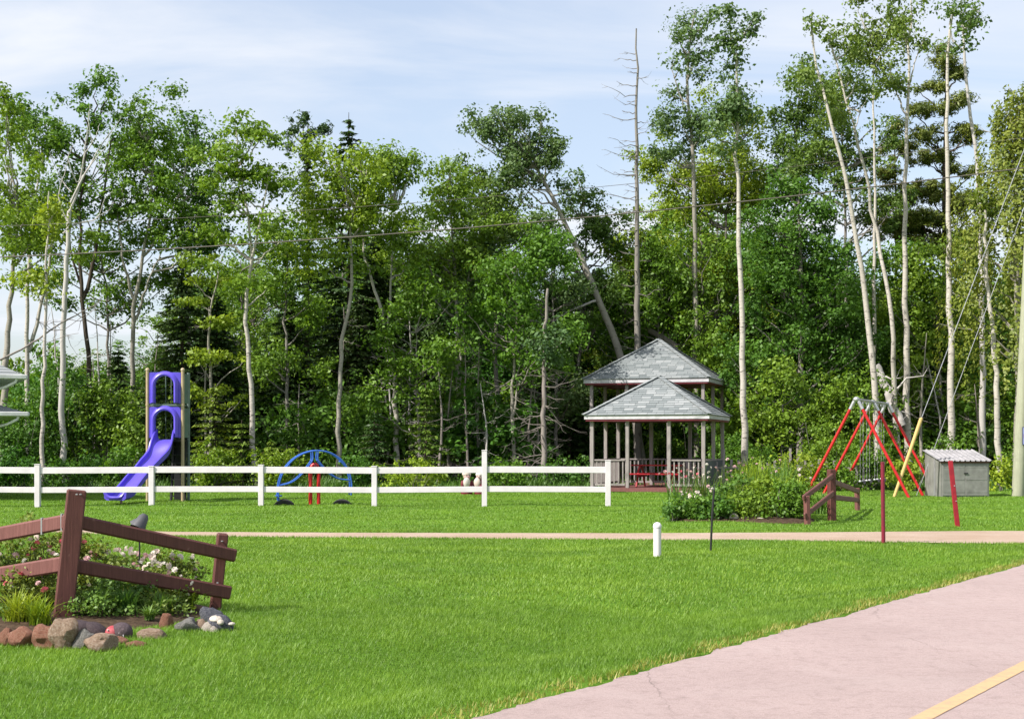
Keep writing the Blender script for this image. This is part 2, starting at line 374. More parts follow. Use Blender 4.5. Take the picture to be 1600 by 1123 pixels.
def ragged_strip(name, left, right, m, z):
    n = len(left); Vv = [(p[0], p[1], z) for p in left] + [(p[0], p[1], z) for p in right] 
    return npmesh(name, np.array(Vv), np.array([(i + n, i + n + 1, i + 1, i) for i in range(n - 1)]), m)
ts = np.concatenate([np.arange(-80, -6, 2.0), np.arange(-6, 30, .06), np.arange(30, 200, 2.0)])
def jag(t): return .07 * noise.noise((t * .9, 3, 0)) + .06 * noise.noise((t * 3.1, 9, 0)) + .035 * noise.noise((t * 9, 5, 0))
le = [E0 + RD * t + RN * jag(t) for t in ts]; re_ = [E0 + RD * t - RN * 5.2 for t in ts]
road = tag(ragged_strip('road', le, re_, M['road'], 0.0), kind='structure', label='pinkish asphalt road with crumbling grassy edge', cat='road')
OFF = (X(1420, gd(1123)) - E0.x) * RN.x
c0 = [E0 + RD * t + RN * (OFF + .004 * noise.noise((t * 6, 1, 0))) for t in ts]; c1 = [E0 + RD * t + RN * (OFF - .115 + .004 * noise.noise((t * 6, 7, 0))) for t in ts]
cl = ragged_strip('centre_line', c0, c1, M['line'], .004); cl.parent = road
px_ = np.concatenate([np.arange(-40, -14, 1.), np.arange(-14, 14, .1), np.arange(14, 30, 1.)])
pc = np.interp(px_, PATHX, PATHC); pw = np.interp(px_, PATHX, PATHW)
pl = [(x, c + ww + .05 * noise.noise((x * 2.3, 0, 0))) for x, c, ww in zip(px_, pc, pw)]; pr = [(x, c - ww + .06 * noise.noise((x * 2.1, 4, 0))) for x, c, ww in zip(px_, pc, pw)]
tag(ragged_strip('path', pl, pr, M['path'], -.006), kind='structure', label='narrow pinkish gravel lane crossing the lawn', cat='lane')

# flower beds: soil mounds
def bed(name, poly, h):
    c = np.mean(poly, axis=0); rings = []
    for k, f in enumerate((1.0, .93, .75, .45, 0.02)):
        z = (-.04, .03, h * .7, h, h * 1.05)[k]
        rings.append([(c[0] + (p[0] - c[0]) * f, c[1] + (p[1] - c[1]) * f, z + (.02 * noise.noise((p[0] * 5, p[1] * 5, k)) if k else 0)) for p in poly])
    n = len(poly); Vv = [q for r_ in rings for q in r_]
    Q = [(k * n + i, k * n + (i + 1) % n, (k + 1) * n + (i + 1) % n, (k + 1) * n + i) for k in range(4) for i in range(n)]
    return tag(npmesh(name, np.array(Vv), np.array(Q), M['soil'], smooth=True), kind='structure', label='dark soil of the planted flower bed', cat='flower bed')
def oval(cx, cy, rx, ry, n=28, rot=0):
    return [(cx + rx * math.cos(a) * math.cos(rot) - ry * math.sin(a) * math.sin(rot), cy + rx * math.cos(a) * math.sin(rot) + ry * math.sin(a) * math.cos(rot)) for a in np.linspace(0, 2 * math.pi, n, endpoint=False)]
BL = oval(-4.55, 13.05, 1.85, 1.6, rot=R(10)); bed('flower_bed', BL, .10)
BR = oval(4.95, 30.2, 1.6, 1.3); bed('flower_bed', BR, .10)
def in_oval(x, y, cx, cy, rx, ry, rot=0):
    u = (x - cx) * math.cos(rot) + (y - cy) * math.sin(rot); v_ = -(x - cx) * math.sin(rot) + (y - cy) * math.cos(rot)
    return (u / rx) ** 2 + (v_ / ry) ** 2 < 1

# grass blades: one object of stuff for each mown zone
def blades(name, area_fn, dens, y0, y1, ht, wd, m, label, keep):
    n = int(dens * area_fn(y0, y1)); r = rng
    u = r.random(n); y = np.sqrt(y0 ** 2 + u * (y1 ** 2 - y0 ** 2)); x = (r.random(n) - .5) * 2 * (y * .40 + 1.5)
    k = keep(x, y); x = x[k]; y = y[k]; n = len(x); z = H(x, y)
    gxs = np.arange(x.min() - .3, x.max() + .3, .12); gys = np.arange(y0 - .2, y1 + .2, .12)
    PG = np.array([[.5 + .55 * noise.noise((a * .45, b * .8, 0)) + .50 * noise.noise((a * 1.6, b * 2.8, 4)) + .25 * noise.noise((a * 5, b * 7, 7)) for a in gxs] for b in gys]) if y1 < 30 else None
    if PG is None:
        gxs = np.arange(x.min() - .3, x.max() + .3, .4); gys = np.arange(y0 - .2, y1 + .2, .3)
        PG = np.array([[.5 + .55 * noise.noise((a * .35, b * .8, 0)) + .5 * noise.noise((a * 1.0, b * 2.2, 4)) for a in gxs] for b in gys])
    patch = np.clip(PG[np.clip(np.searchsorted(gys, y), 0, len(gys) - 1), np.clip(np.searchsorted(gxs, x), 0, len(gxs) - 1)], 0, 1)
    h = ht * (.55 + .6 * r.random(n)) * (.8 + .4 * patch); a = r.random(n) * 2 * np.pi; wv = wd * (.7 + .6 * r.random(n))
    ln = np.stack([np.cos(a + 1.2), np.sin(a + 1.2)], 1) * (h * (.25 + .8 * r.random(n)))[:, None]
    b0 = np.stack([x - np.cos(a) * wv / 2, y - np.sin(a) * wv / 2, z - .005], 1); b1 = np.stack([x + np.cos(a) * wv / 2, y + np.sin(a) * wv / 2, z - .005], 1)
    tp = np.stack([x + ln[:, 0], y + ln[:, 1], z + h], 1)
    V = np.stack([b0, b1, tp], 1).reshape(-1, 3); Q = np.arange(3 * n).reshape(-1, 3)
    v_ = np.clip(-.05 + .38 * r.random(n) + .75 * patch + .12 * (r.random(n) < .05), 0, 1)
    return tag(npmesh(name, V, Q, m, v=v_), kind='stuff', label=label, cat='grass')
def keep_lawn(x, y):
    return (roads(x, y) > .10 + .10 * np.sin(x * 3.1) * np.sin(y * 4.3)) & (pathd(x, y) > .0) & ~in_oval(x, y, -4.55, 13.05, 1.78, 1.53, R(10)) & ~in_oval(x, y, 4.95, 30.2, 1.52, 1.22)
ar = lambda a, b: .40 * (b * b - a * a) + 3 * (b - a)
blades('grass', ar, 4200, 7.4, 14.5, .038, .0058, M['grass'], 'short mown grass of the front lawn', keep_lawn)
blades('grass', ar, 1300, 14.5, 26.5, .040, .011, M['grass'], 'short mown grass up to the gravel lane', keep_lawn)
blades('grass', ar, 330, 26.5, 53, .038, .019, M['grass'], 'short mown grass around the playground', keep_lawn)
blades('grass', ar, 1500, 7.0, 26, .04, .010, M['dry_grass'], 'yellowing ragged grass along the road edge', lambda x, y: (np.abs(roads(x, y) - .02 - .08 * np.sin(x * 3.1) * np.sin(y * 4.3)) < .15) & (pathd(x, y) > .1))

# ------------------------------------------------------------------ gazebos
def gazebo(name, label, cx, cy, rz, half, ez, az, ov, pr, railing):
    g = thing(name, (cx, cy, 0), label, 'gazebo', rz, )
    e = half + ov; p = half - pr
    MB().box((0, 0, .06), (2 * half, 2 * half, .13)).build('floor_deck', 'brown2', g, .01)
    for k in range(3): MB().beam((-.7, -half - .02 - .0, .02 + .0), (.75, -half - .02, .02), .3, .06 + .001 * k).build('step_board', 'brown2', g) if k == 0 else None
    front = (-p, -.69 * half / 2, .38 * half, p)
    spots = [(x, -p) for x in front] + [(x, p) for x in front] + [(-p, 0), (p, 0)]
    for (x, y) in spots:
        MB().box((x, y, (.125 + ez) / 2), (pr * 1.9, pr * 1.9, ez - .125)).build('post', 'greywood', g, .008)
    # soffit, maroon trim, white fascia, shingles
    MB().box((0, 0, ez + .02), (2 * e - .10, 2 * e - .10, .03)).build('soffit', 'maroon', g)
    fh = .13 * half / 2
    for k in range(4):
        m3 = Matrix.Rotation(R(90 * k), 3, 'Z')
        MB().box(m3 @ Vector((0, -e + .02, ez + .045 + fh / 2)), (2 * e - .004 * (k % 2) - .06 * (k % 2), .035, fh), m3).build('fascia', 'fascia', g)
        MB().box(m3 @ Vector((0, -e + .045, ez + .012)), (2 * e - .1 - .06 * (k % 2), .03, .06), m3).build('trim_board', 'maroon', g)
    V = []; Fc = []; vv = []; z0 = ez + .045 + fh; hw = e + .03
    sl = math.hypot(hw, az - z0); n = int(sl / .15); nrm = Vector((0, -(az - z0), hw)).normalized()
    core = MB()
    core.add([(-hw, -hw, z0), (hw, -hw, z0), (hw, hw, z0), (-hw, hw, z0), (0, 0, az)], [(0, 1, 4), (1, 2, 4), (2, 3, 4), (3, 0, 4), (3, 2, 1, 0)])
    core.build('roof_deck', 'slatewood', g)
    for side in range(4):
        m3 = Matrix.Rotation(R(90 * side), 3, 'Z')
        for k in range(n):
            f0, f1 = k / n, min(1, (k + 1.12) / n); h0, h1 = hw * (1 - f0), hw * (1 - f1)
            x = -hw - random.random() * .3
            while x < h0:
                x2 = x + .26 + .16 * random.random(); a0, a1 = max(x, -h0), min(x2 - .008, h0)
                if a1 - a0 > .02:
                    t0, t1 = max(min(a0, h1), -h1), min(max(a1, -h1), h1)
                    lo = .020 + .008 * random.random()
                    def P(xx, f, l): return m3 @ (Vector((xx, -hw * (1 - f), z0 + (az - z0) * f)) + nrm * l)
                    o = len(V); V += [P(a0, f0, lo), P(a1, f0, lo), P(t1, f1, .006), P(t0, f1, .006), P(a0, f0, .0), P(a1, f0, .0)]
                    Fc += [(o, o + 1, o + 2, o + 3), (o + 4, o + 5, o + 1, o)]
                    c = min(1, max(0, random.gauss(.5, .25) + .25 * noise.noise((x * .8, k * .7, side)))); vv += [c, c * .4]
                x = x2
    mb = MB(); mb.add(V, Fc); sh = mb.build('shingle_courses', 'shingle', g, v=vv); sh['kind'] = 'stuff'
    for sx, sy in ((1, 1), (1, -1), (-1, 1), (-1, -1)):
        a = Vector((sx * hw, sy * hw, z0 + .03)); b = Vector((0, 0, az + .03)); L = (b - a).length; q = int(L / .3)
        for i in range(q):
            s0 = a.lerp(b, i / q); s1 = a.lerp(b, (i + 1.1) / q)
            MB().beam(s0 + Vector((0, 0, .014)), s1, .2, .018).build('hip_cap', 'shingle', g, v=[.6 + .3 * random.random()] * 6)
    if railing:
        def rail(x0, y0, x1, y1, solid=False):
            a, b = Vector((x0, y0, 0)), Vector((x1, y1, 0)); L = (b - a).length
            up = Vector((0, 0, 1))
            MB().beam(a + up * 1.08, b + up * 1.08, .11, .045).build('handrail', 'greywood', g)
            MB().beam(a + up * .24, b + up * .24, .05, .07).build('bottom_rail', 'greywood', g)
            q = int(L / (.17 if solid else .145))
            for i in range(q):
                c = a.lerp(b, (i + .5) / q)
                d = (b - a).normalized()
                if solid: MB().beam(c + up * .1 + Vector((.055, 0, 0)), c + up * 1.05 + Vector((.055, 0, 0)), L / q - .012, .022, (d.y, -d.x, 0)).build('side_board', 'slatewood', g)
                else: MB().beam(c + up * .276, c + up * 1.057, .042, .042, d).build('baluster', 'greywood', g)
        rail(front[0] + .09, -p, front[1] - .09, -p); rail(front[2] + .09, -p, p - .09, -p)
        rail(-p, -p + .09, -p, p - .09); rail(-p + .09, p, p - .09, p)
        rail(p, -p + .09, p, p - .09, True)
    return g
A = 17.8
gazebo('gazebo', 'lower grey shingled gazebo with wooden railing around a red picnic table', 5.22, 50.0, R(-A), 2.0, 2.44, 4.02, .17, .06, True)
s2 = 57.5 / 50.0
gazebo('gazebo', 'taller open pavilion whose shingled roof rises behind the railed gazebo', 5.20 * s2, 57.5, R(-A), 2.0 * s2, 1.6 + 97 / F * 47.3 * s2, 1.6 + 164 / F * 50 * s2, .17 * s2, .065, False)

t = thing('picnic_table', (5.15, 49.7, .126), 'red wooden picnic table inside the railed gazebo', 'picnic table', R(-A))
for k in range(5): MB().box((0, -.3 + .15 * k, .76), (1.8, .142, .04)).build('top_board', 'tablered', t, .005)
for s in (-1, 1):
    for k in range(2): MB().box((0, s * (.62 + .15 * k), .46), (1.8, .142, .045)).build('seat_board', 'tablered', t, .005)
for x in (-.62, .62):
    for s in (-1, 1): MB().beam((x, s * .70, 0), (x, s * .22, .735), .045, .1, (0, 1, 0)).build('leg', 'tablered', t)
    MB().box((x + .047, 0, .395), (.04, 1.5, .09)).build('seat_bearer', 'tablered', t)
    MB().box((x + .047, 0, .70), (.04, .7, .08)).build('top_bearer', 'tablered', t)

# ------------------------------------------------------------------ white rail fence
FD = 37.0
wf = thing('rail_fence', (X(585, FD), FD, 0), 'white two-rail fence with square posts across the lawn', 'fence')
posts = [(-300, 727), (-120, 727), (59, 726), (237, 729), (408, 727), (585, 729), (757, 704), (950, 720)]
lx = [X(p, FD) - X(585, FD) for p, _ in posts]
for x, (p, top) in zip(lx, posts):
    zt = Z(top, FD)
    po = MB().box((x, 0, zt / 2 - .05), (.135, .135, zt + .1)).build('post', 'white', wf, .006)
    MB().box((x, 0, zt + .012), (.15, .15, .022)).build('post_cap', 'white', po, .004)
for i in range(len(lx) - 1):
    dz = .014 * math.sin(i * 2.3); dz2 = .014 * math.sin(i * 2.3 + 1.7)
    for z, h in ((Z(734, FD), .165), (Z(764.5, FD), .15)):
        MB().beam((lx[i] + .069, 0, z + dz), (lx[i + 1] - .069, 0, z + dz2), .05, h).build('rail', 'white', wf, .006)

# ------------------------------------------------------------------ brown corner fences of the flower beds
def P3(px, py, d): return Vector((X(px, d), d, Z(py, d)))
def brown_fence(label, corner, ends, cw, rw):
    """corner = (base, top), ends = list of (base, top, rail pairs, rail material, stub)"""
    b0 = corner[0]; g = thing('corner_fence', b0, label, 'fence')
    L = lambda v: Vector(v) - Vector(b0)
    MB().beam(L(corner[0]) - Vector((0, 0, .1)), L(corner[1]), cw, cw * .9, (.35, -1, 0)).build('post', 'brown', g, .012)
    for base, top, rails, mt in ends:
        MB().beam(L(base) - Vector((0, 0, .1)), L(top), cw * .62, cw * .85, (.3, -1, 0)).build('post', mt, g, .012)
        for a, b, th, hh in rails:
            MB().beam(L(a), L(b), th, hh).build('rail', mt, g, .016)
    return g
c0b, c0t = Vector((X(95, 12.45), 12.45, 0)), P3(120, 765, 12.5)
e1b, e1t = Vector((X(334, 13.5), 13.5, 0)), P3(348, 833, 13.5)
e2b, e2t = Vector((X(-190, 13.6), 13.6, 0)), P3(-185, 850, 13.6)
lf = brown_fence('dark brown leaning corner fence around the rose bed by the road', (c0b, c0t),
    [(e1b, e1t, [(P3(122, 815, 12.49), P3(369, 868, 13.43), .04, .125), (P3(114, 883, 12.49), P3(361, 926, 13.40), .04, .13)], M['brown']),
     (e2b, e2t, [(P3(112, 813, 12.53), P3(-200, 872, 13.55), .04, .135), (P3(104, 880, 12.53), P3(-200, 930, 13.55), .04, .14)], M['brown2'])], .165, .1)  # side facing the sun takes the paler brown, painted lit against the darker side
for px, py, d in ((120, 772, 12.40), (126, 772, 12.43), (347, 845, 13.42), (344, 853, 13.42), (340, 910, 13.41)):
    p = P3(px, py, d) - c0b; MB().lathe([(.001, -.006), (.011, -.004), (.011, .004), (.001, .006)], 8, p).build('bolt_head', 'galv', lf)
for px, py, d in ((66, 821.5, 12.67), (97, 815, 12.58)):
    p = P3(px, py, d) - c0b; MB().box(p, (.013, .052, .15)).build('wire_tie', 'galv', lf)
p = P3(204, 898.5, 12.82) - c0b; MB().box(p, (.045, .012, .016)).build('paint_chip', 'white', lf)

c1b, c1t = Vector((X(1300, 30.0), 30.0, 0)), P3(1299, 733, 30.0)
rf = brown_fence('faded brown corner fence at the daylily bed near the red swing', (c1b, c1t),
    [(Vector((X(1262, 28.7), 28.7, 0)), P3(1260, 774, 28.7), [(P3(1255, 778, 28.6), P3(1301, 743, 29.95), .05, .12), (P3(1257, 806, 28.6), P3(1302, 770, 29.95), .05, .12)], M['brown2']),
     (Vector((X(1340, 34.6), 34.6, 0)), P3(1339, 762, 34.6), [(P3(1296, 750, 30.1), P3(1342, 768, 34.7), .05, .12), (P3(1296, 776, 30.1), P3(1342, 781, 34.7), .05, .12)], M['brown2'])], .15, .1)

# ------------------------------------------------------------------ stones
def rock_mesh(seed, flat=.7, rough=.25):
    bm = bmesh.new(); bmesh.ops.create_icosphere(bm, subdivisions=3, radius=1)
    for v in bm.verts:
        q = v.co.copy(); k = 1 + rough * noise.noise(q * 1.1 + Vector((seed * 7.1, 0, 0))) + .35 * rough * noise.noise(q * 2.7 + Vector((0, seed * 3.3, 0)))
        for ax_ in range(3):   # planar facets
            nn = Vector((noise.noise((seed, ax_, .5)), noise.noise((ax_, seed, 1.5)), noise.noise((seed * 2, .3, ax_)))).normalized()
            dd = q.dot(nn) * k
            if dd > .68: k *= .68 / dd * .5 + .5
        v.co = Vector((q.x * k, q.y * k, q.z * k * flat))
    me = bpy.data.meshes.new('rock'); bm.to_mesh(me); bm.free()
    me.polygons.foreach_set('use_smooth', [True] * len(me.polygons)); me.set_sharp_from_angle(angle=R(28))
    return me
def rock(label, px, py, wpx, hpx, m, seed, tilt=(0, 0, 0), depth=None, name='stone', rough=.42):
    d = depth or gd(py + 1); wd = wpx * 1.16 / F * d / 2; ht = hpx * 1.22 / F * d / 2
    me = rock_mesh(seed, 1, rough); me.materials.append(M[m])
    o = link(bpy.data.objects.new(name, me)); o.location = (X(px, d), d, ht * .86); o.scale = (wd, wd * .75, ht * 1.08); o.rotation_euler = tilt
    return tag(o, label, 'stone')
for a in [
    ('small red sandstone wedge by the grass tuft beside the rust-coloured boulder', 10, 1006, 26, 22, 'stone_red', 1),
    ('rounded rust-red boulder at the open end of the rose bed edging', 34, 1008, 40, 26, 'stone_red', 2),
    ('low red sandstone slab leaning on the mottled tan boulder', 70, 1011, 42, 34, 'stone_red', 3),
    ('largest mottled tan and white boulder at the foot of the leaning post', 98, 1013, 40, 44, 'stone_tan', 4),
    ('grey lichen-spotted stone with a weed between two larger stones', 132, 1013, 30, 26, 'stone_grey', 7),
    ('long pinkish grey stone in front of the slanting dark slabs', 158, 1016, 46, 26, 'stone_tan', 8),
    ('flat reddish oval stone in front of the ladybird-painted stone', 184, 1008, 30, 12, 'stone_red', 9),
    ('thin reddish stone lying flat at the lawn edge of the bed', 213, 1011, 30, 10, 'stone_red', 10),
    ('low brown stone with a hollow beside the upright red one', 240, 1001, 42, 18, 'stone_tan', 11),
    ('upright rusty red stone with a rounded top', 260, 985, 18, 24, 'stone_red', 12),
    ('squarish olive grey stone between the red stone and the painted rock', 293, 991, 32, 22, 'stone_grey', 13),
    ('narrow tan stone wedged against the painted rock', 315, 990, 20, 20, 'stone_tan', 14),
    ('rough dark grey stone packed against the short fence post', 328, 975, 30, 24, 'stone_blue', 15)]:
    rock(*a)
o = rock('dark purple slab leaning beside the post with a pink underside', 128, 993, 36, 22, 'stone_dark', 5, (0, R(12), 0), rough=.1, name='slab')
o = rock('dark purple slab slanting down towards the ladybird-painted stone', 152, 997, 40, 20, 'stone_dark', 6, (0, R(38), 0), rough=.1, name='slab')
# ladybird stone and painted animal stone
d = gd(1001); lb = thing('painted_stone', (X(186, d), d, 0), 'dark stone painted as a ladybird with a red front and white dashes', 'stone')
def ell(mb, c, r, n=14, m=9):
    V = [(c[0] + r[0] * math.sin(math.pi * i / m) * math.cos(2 * math.pi * k / n), c[1] + r[1] * math.sin(math.pi * i / m) * math.sin(2 * math.pi * k / n), c[2] + r[2] * math.cos(math.pi * i / m)) for i in range(m + 1) for k in range(n)]
    return mb.add(V, [(i * n + k, (i + 1) * n + k, (i + 1) * n + (k + 1) % n, i * n + (k + 1) % n) for i in range(m) for k in range(n)])
def ellipsoid(name, m, parent, c, r, rot=None):
    o = ell(MB(), (0, 0, 0), r).build(name, m, parent, smooth=True); o.location = c
    if rot: o.rotation_euler = rot
    return o
ellipsoid('shell', 'stone_dark', lb, (.02, 0, .07), (.095, .08, .085)); ellipsoid('red_patch', 'ladyred', lb, (-.045, -.012, .062), (.066, .072, .068))
for x, z in ((-.02, .06), (.02, .075), (.055, .05)): ellipsoid('white_dash', 'white', lb, (x, -.070, z), (.004, .008, .014))
for x, z in ((-.07, .1), (-.05, .06), (-.085, .07)): ellipsoid('spot', 'pale', lb, (x, -.075, z), (.007, .008, .007))
d = gd(992); an = thing('painted_stone', (X(342, d), d, 0), 'blue-grey stone painted with cream patches like a sleeping animal by the short post', 'stone')
me = rock_mesh(31, .75, .2); me.materials.append(M['stone_blue']); o = link(bpy.data.objects.new('body', me), an); o.scale = (.12, .11, .12); o.location = (.01, .03, .085)
me = rock_mesh(33, .7, .25); me.materials.append(M['cream']); o = link(bpy.data.objects.new('paw', me), an); o.scale = (.055, .05, .09); o.location = (-.085, -.03, .06); o.rotation_euler = (0, R(30), 0)
me = rock_mesh(35, .7, .25); me.materials.append(M['cream']); o = link(bpy.data.objects.new('paw', me), an); o.scale = (.035, .04, .075); o.location = (-.02, -.09, .04); o.rotation_euler = (0, R(-35), 0)
ellipsoid('cream_patch', 'cream', an, (-.02, -.03, .145), (.055, .045, .018), (R(25), 0, 0)); ellipsoid('cream_patch', 'cream', an, (.03, -.075, .12), (.03, .025, .02), (R(50), 0, 0)); ellipsoid('ear', 'cream', an, (.115, -.03, .10), (.03, .02, .015))
for a in [('pinkish white stone at the front edge of the daylily bed', 1147, 814, 14, 12, 'cream', 41), ('rounded pink stone among bed plants between two paler stones', 1163, 814, 12, 8, 'stone_tan', 42), ('low cream stone under the arching daylily leaves', 1187, 814, 13, 6, 'cream', 43)]:
    rock(*a)

# ------------------------------------------------------------------ garden floodlight on a stake
d = 13.4; gl = thing('garden_light', (X(217, d), d, .08), 'dark grey hooded garden floodlight on a thin stake above the white roses', 'garden light')
zc = Z(830, d) - .08
MB().tube([(0, 0, -.12), (.002, 0, .3), (.008, 0, zc - .05)], .008, 6).build('stake', 'black', gl)
MB().tube([(.0, 0, zc - .10), (.012, 0, zc - .03), (.02, 0, zc)], [.012, .02, .026], 10).build('knuckle', 'black', gl, smooth=True)
hd = MB().lathe([(.001, -.085), (.03, -.08), (.048, -.05), (.058, 0), (.072, .05), (.075, .075), (.066, .07), (.05, .02), (.001, .0)], 18).build('hood', 'lampgrey', gl, smooth=True)
hd.location = (.022, 0, zc + .09); hd.rotation_euler = (R(25), R(205), 0)
h2 = MB().lathe([(.001, -.07), (.026, -.06), (.04, -.02), (.046, .03), (.036, .025), (.001, .0)], 16).build('hood', 'lampgrey', gl, smooth=True)
h2.location = (-.045, .04, zc + .075); h2.rotation_euler = (R(10), R(235), 0)

# ------------------------------------------------------------------ slide tower
SD = 40.0; sl = thing('slide_tower', (X(258, SD), SD, 0), 'purple playground slide tower with two arched panels and tan posts', 'slide')
hwid = .5; zt = Z(579, SD)
for x in (-hwid, hwid):
    po = MB().tube([(x, 0, -.1), (x, 0, zt)], .048, 12).build('post', 'tan', sl, smooth=True)
    MB().lathe([(.05, 0), (.062, .012), (.055, .05), (.03, .075), (.004, .082)], 12, (x, 0, zt)).build('post_cap', 'tan', po, smooth=True)
    MB().lathe([(.056, -.03), (.056, .03)], 12, (x, 0, 2.74)).build('collar', 'tan', po)
    MB().tube([(x, .72, -.1), (x, .72, zt - .02)], .045, 12).build('post', 'teal', sl, smooth=True)
def arch_panel(z0, z1, open_to):
    g = MB(); N = 18; hw = hwid - .055; ow = .27; zc = z1 - .1 - ow; y0, y1 = -.02, .02
    arc = [(ow, open_to)] + [(ow * math.cos(a), zc + ow * math.sin(a)) for a in np.linspace(0, math.pi, N)] + [(-ow, open_to)]
    outer = [(hw, open_to)] + [(hw * min(1, max(-1, 1.45 * math.cos(a))), (zc + (z1 - zc) * min(1, 1.45 * math.sin(a)))) for a in np.linspace(0, math.pi, N)] + [(-hw, open_to)]
    n = len(arc); V = [(x, y, z) for y in (y0, y1) for (x, z) in arc + outer]
    Fc = []
    for i in range(n - 1):
        Fc += [(i, i + 1, n + i + 1, n + i), (2 * n + i + 1, 2 * n + i, 3 * n + i, 3 * n + i + 1), (i + 1, i, 2 * n + i, 2 * n + i + 1), (n + i, n + i + 1, 3 * n + i + 1, 3 * n + i)]
    Fc += [(0, n, 3 * n, 2 * n), (n - 1, 3 * n - 1, 4 * n - 1, 2 * n - 1)]
    p = g.add(V, Fc).build('arch_panel', 'purple', sl)
    # flared hood round the opening, deeper towards the bottom right as moulded plastic is
    rim = [Vector((x * 1.0, 0, z)) for x, z in [(ow + .05, open_to + .02)] + [((ow + .05) * math.cos(a), zc + (ow + .05) * math.sin(a)) for a in np.linspace(0, math.pi, N)] + [(-ow - .05, open_to + .02)]]
    dep = [.16] + list(np.interp(np.linspace(0, math.pi, N), [0, .6, 1.57, 2.4, math.pi], [.16, .13, .10, .12, .15])) + [.15]
    V = []; n = len(rim)
    for q, dd in zip(rim, dep):
        c = Vector((0, 0, q.z if q.z < zc else zc)); u = (q - c).normalized()
        V += [q + u * .085 + Vector((0, -.02, 0)), q + u * .045 + Vector((0, -dd * .8, 0)), q + Vector((0, -dd, 0)), q - u * .045 + Vector((0, -dd * .85, 0)), q - u * .05 + Vector((0, .02, 0))]
    MB().add(V, [(i * 5 + k, i * 5 + k + 1, (i + 1) * 5 + k + 1, (i + 1) * 5 + k) for i in range(n - 1) for k in range(4)]).build('arch_hood', 'purple', p, smooth=True)
arch_panel(1.80, 2.68, 1.80); arch_panel(2.78, 3.66, 2.78)
MB().box((0, .36, 1.73), (.9, .72, .07)).build('platform', 'black', sl)
MB().box((0, .36, 2.735), (.9, .74, .05)).build('platform', 'teal', sl)
for z in (1.80, 2.78):
    for x in (-hwid + .0, hwid):
        MB().box((x, .36, z + .43), (.03, .60, .84)).build('side_panel', 'teal', sl)
    for k in range(3): MB().tube([(-.16 + .16 * k, .72, z), (-.16 + .16 * k, .72, z + .85)], .014, 6).build('back_bar', 'teal', sl)
# ladder stair under the platform
for x in (.10, .44): MB().beam((x, .28, 0), (x, .66, 1.72), .05, .16, (0, 1, 0)).build('stair_side', 'black', sl)
for k in range(7): MB().box((.27, .26 + .052 * k + .02, .14 + .235 * k), (.29, .17, .03)).build('stair_tread', 'black', sl)
MB().box((.27, .69, .86), (.36, .02, 1.72)).build('stair_back', 'black', sl)
# chute: U profile swept along a waving path
path = wobble([(0, .02, 1.76), (0, -.22, 1.70), (-.05, -.60, 1.30), (-.20, -.98, 1.02), (-.45, -1.45, .60), (-.66, -1.95, .22), (-.76, -2.35, .17)], 40, 0, rng)
prof = [(-.30, .17), (-.275, .185), (-.25, .17), (-.235, .04), (-.19, 0), (.19, 0), (.235, .04), (.25, .17), (.275, .185), (.30, .17), (.285, .0), (.22, -.05), (-.22, -.05), (-.285, .0)]
V = []; n = len(prof)
for i, q in enumerate(path):
    tng = Vector(path[min(i + 1, len(path) - 1)] - path[max(i - 1, 0)]); hz = Vector((tng.x, tng.y, 0)).normalized()
    side = Vector((-hz.y, hz.x, 0)); up = Vector((0, 0, 1)); k = min(1.12, .88 + i / 30); hgt = 1.0 if i > 5 else 1 + (5 - i) * .12
    for a, b in prof: V.append(Vector(q) + side * a * k + up * b * (hgt if b > 0 else 1))
Fc = [(i * n + k, i * n + (k + 1) % n, (i + 1) * n + (k + 1) % n, (i + 1) * n + k) for i in range(len(path) - 1) for k in range(n)] + [tuple(range(n)), tuple(range(len(V) - 1, len(V) - 1 - n, -1))]
MB().add(V, Fc).build('chute', 'purple', sl, smooth=True)
lip = MB().tube([Vector(path[-1]) + Vector((x, -.02 + .05 * (x * x * 8 - .5), .02 + .15 * min(1, (abs(x) / .27) ** 4))) for x in np.linspace(-.28, .28, 13)], .045, 8).build('chute_lip', 'purple', sl, smooth=True)
MB().tube([(-.72, -1.9, 0), (-.72, -1.9, .2)], .035, 8).build('chute_foot', 'tan', sl)

# ------------------------------------------------------------------ seesaw with blue tube frame, and its buried tyres
WD = 37.9; ss = thing('seesaw', (X(491.5, WD), WD, 0), 'blue tubular arched seesaw on two red posts behind the white fence', 'seesaw', R(16))
pm = WD / F
def S(px, py, y): return Vector(((px - 491.5) * pm, y, (788 - py) * pm))
tilt = lambda px, py: py + (px - 491.5) * -.07
for y in (-.16, .16):
    ang = np.linspace(math.pi * 1.06, -math.pi * .06, 30)
    fl = [(491.5 + 57 * math.cos(a), 766 - 62 * math.sin(a) ** .92 if math.sin(a) > 0 else 766 - 62 * math.sin(a)) for a in ang]
    MB().tube([S(px, tilt(px, py), y) for px, py in fl], .021, 8).build('outer_arch', 'blue', ss, smooth=True)
    for s in (-1, 1):
        pts = [(491.5 + s * 4.5, 705), (491.5 + s * 4.5, 719), (491.5 + s * 8, 724), (491.5 + s * 20, 738), (491.5 + s * 36, 750), (491.5 + s * 55, 754)]
        MB().tube(wobble([S(px, tilt(px, py), y) for px, py in pts], 18, 0, rng), .019, 8).build('inner_brace', 'blue', ss, smooth=True)
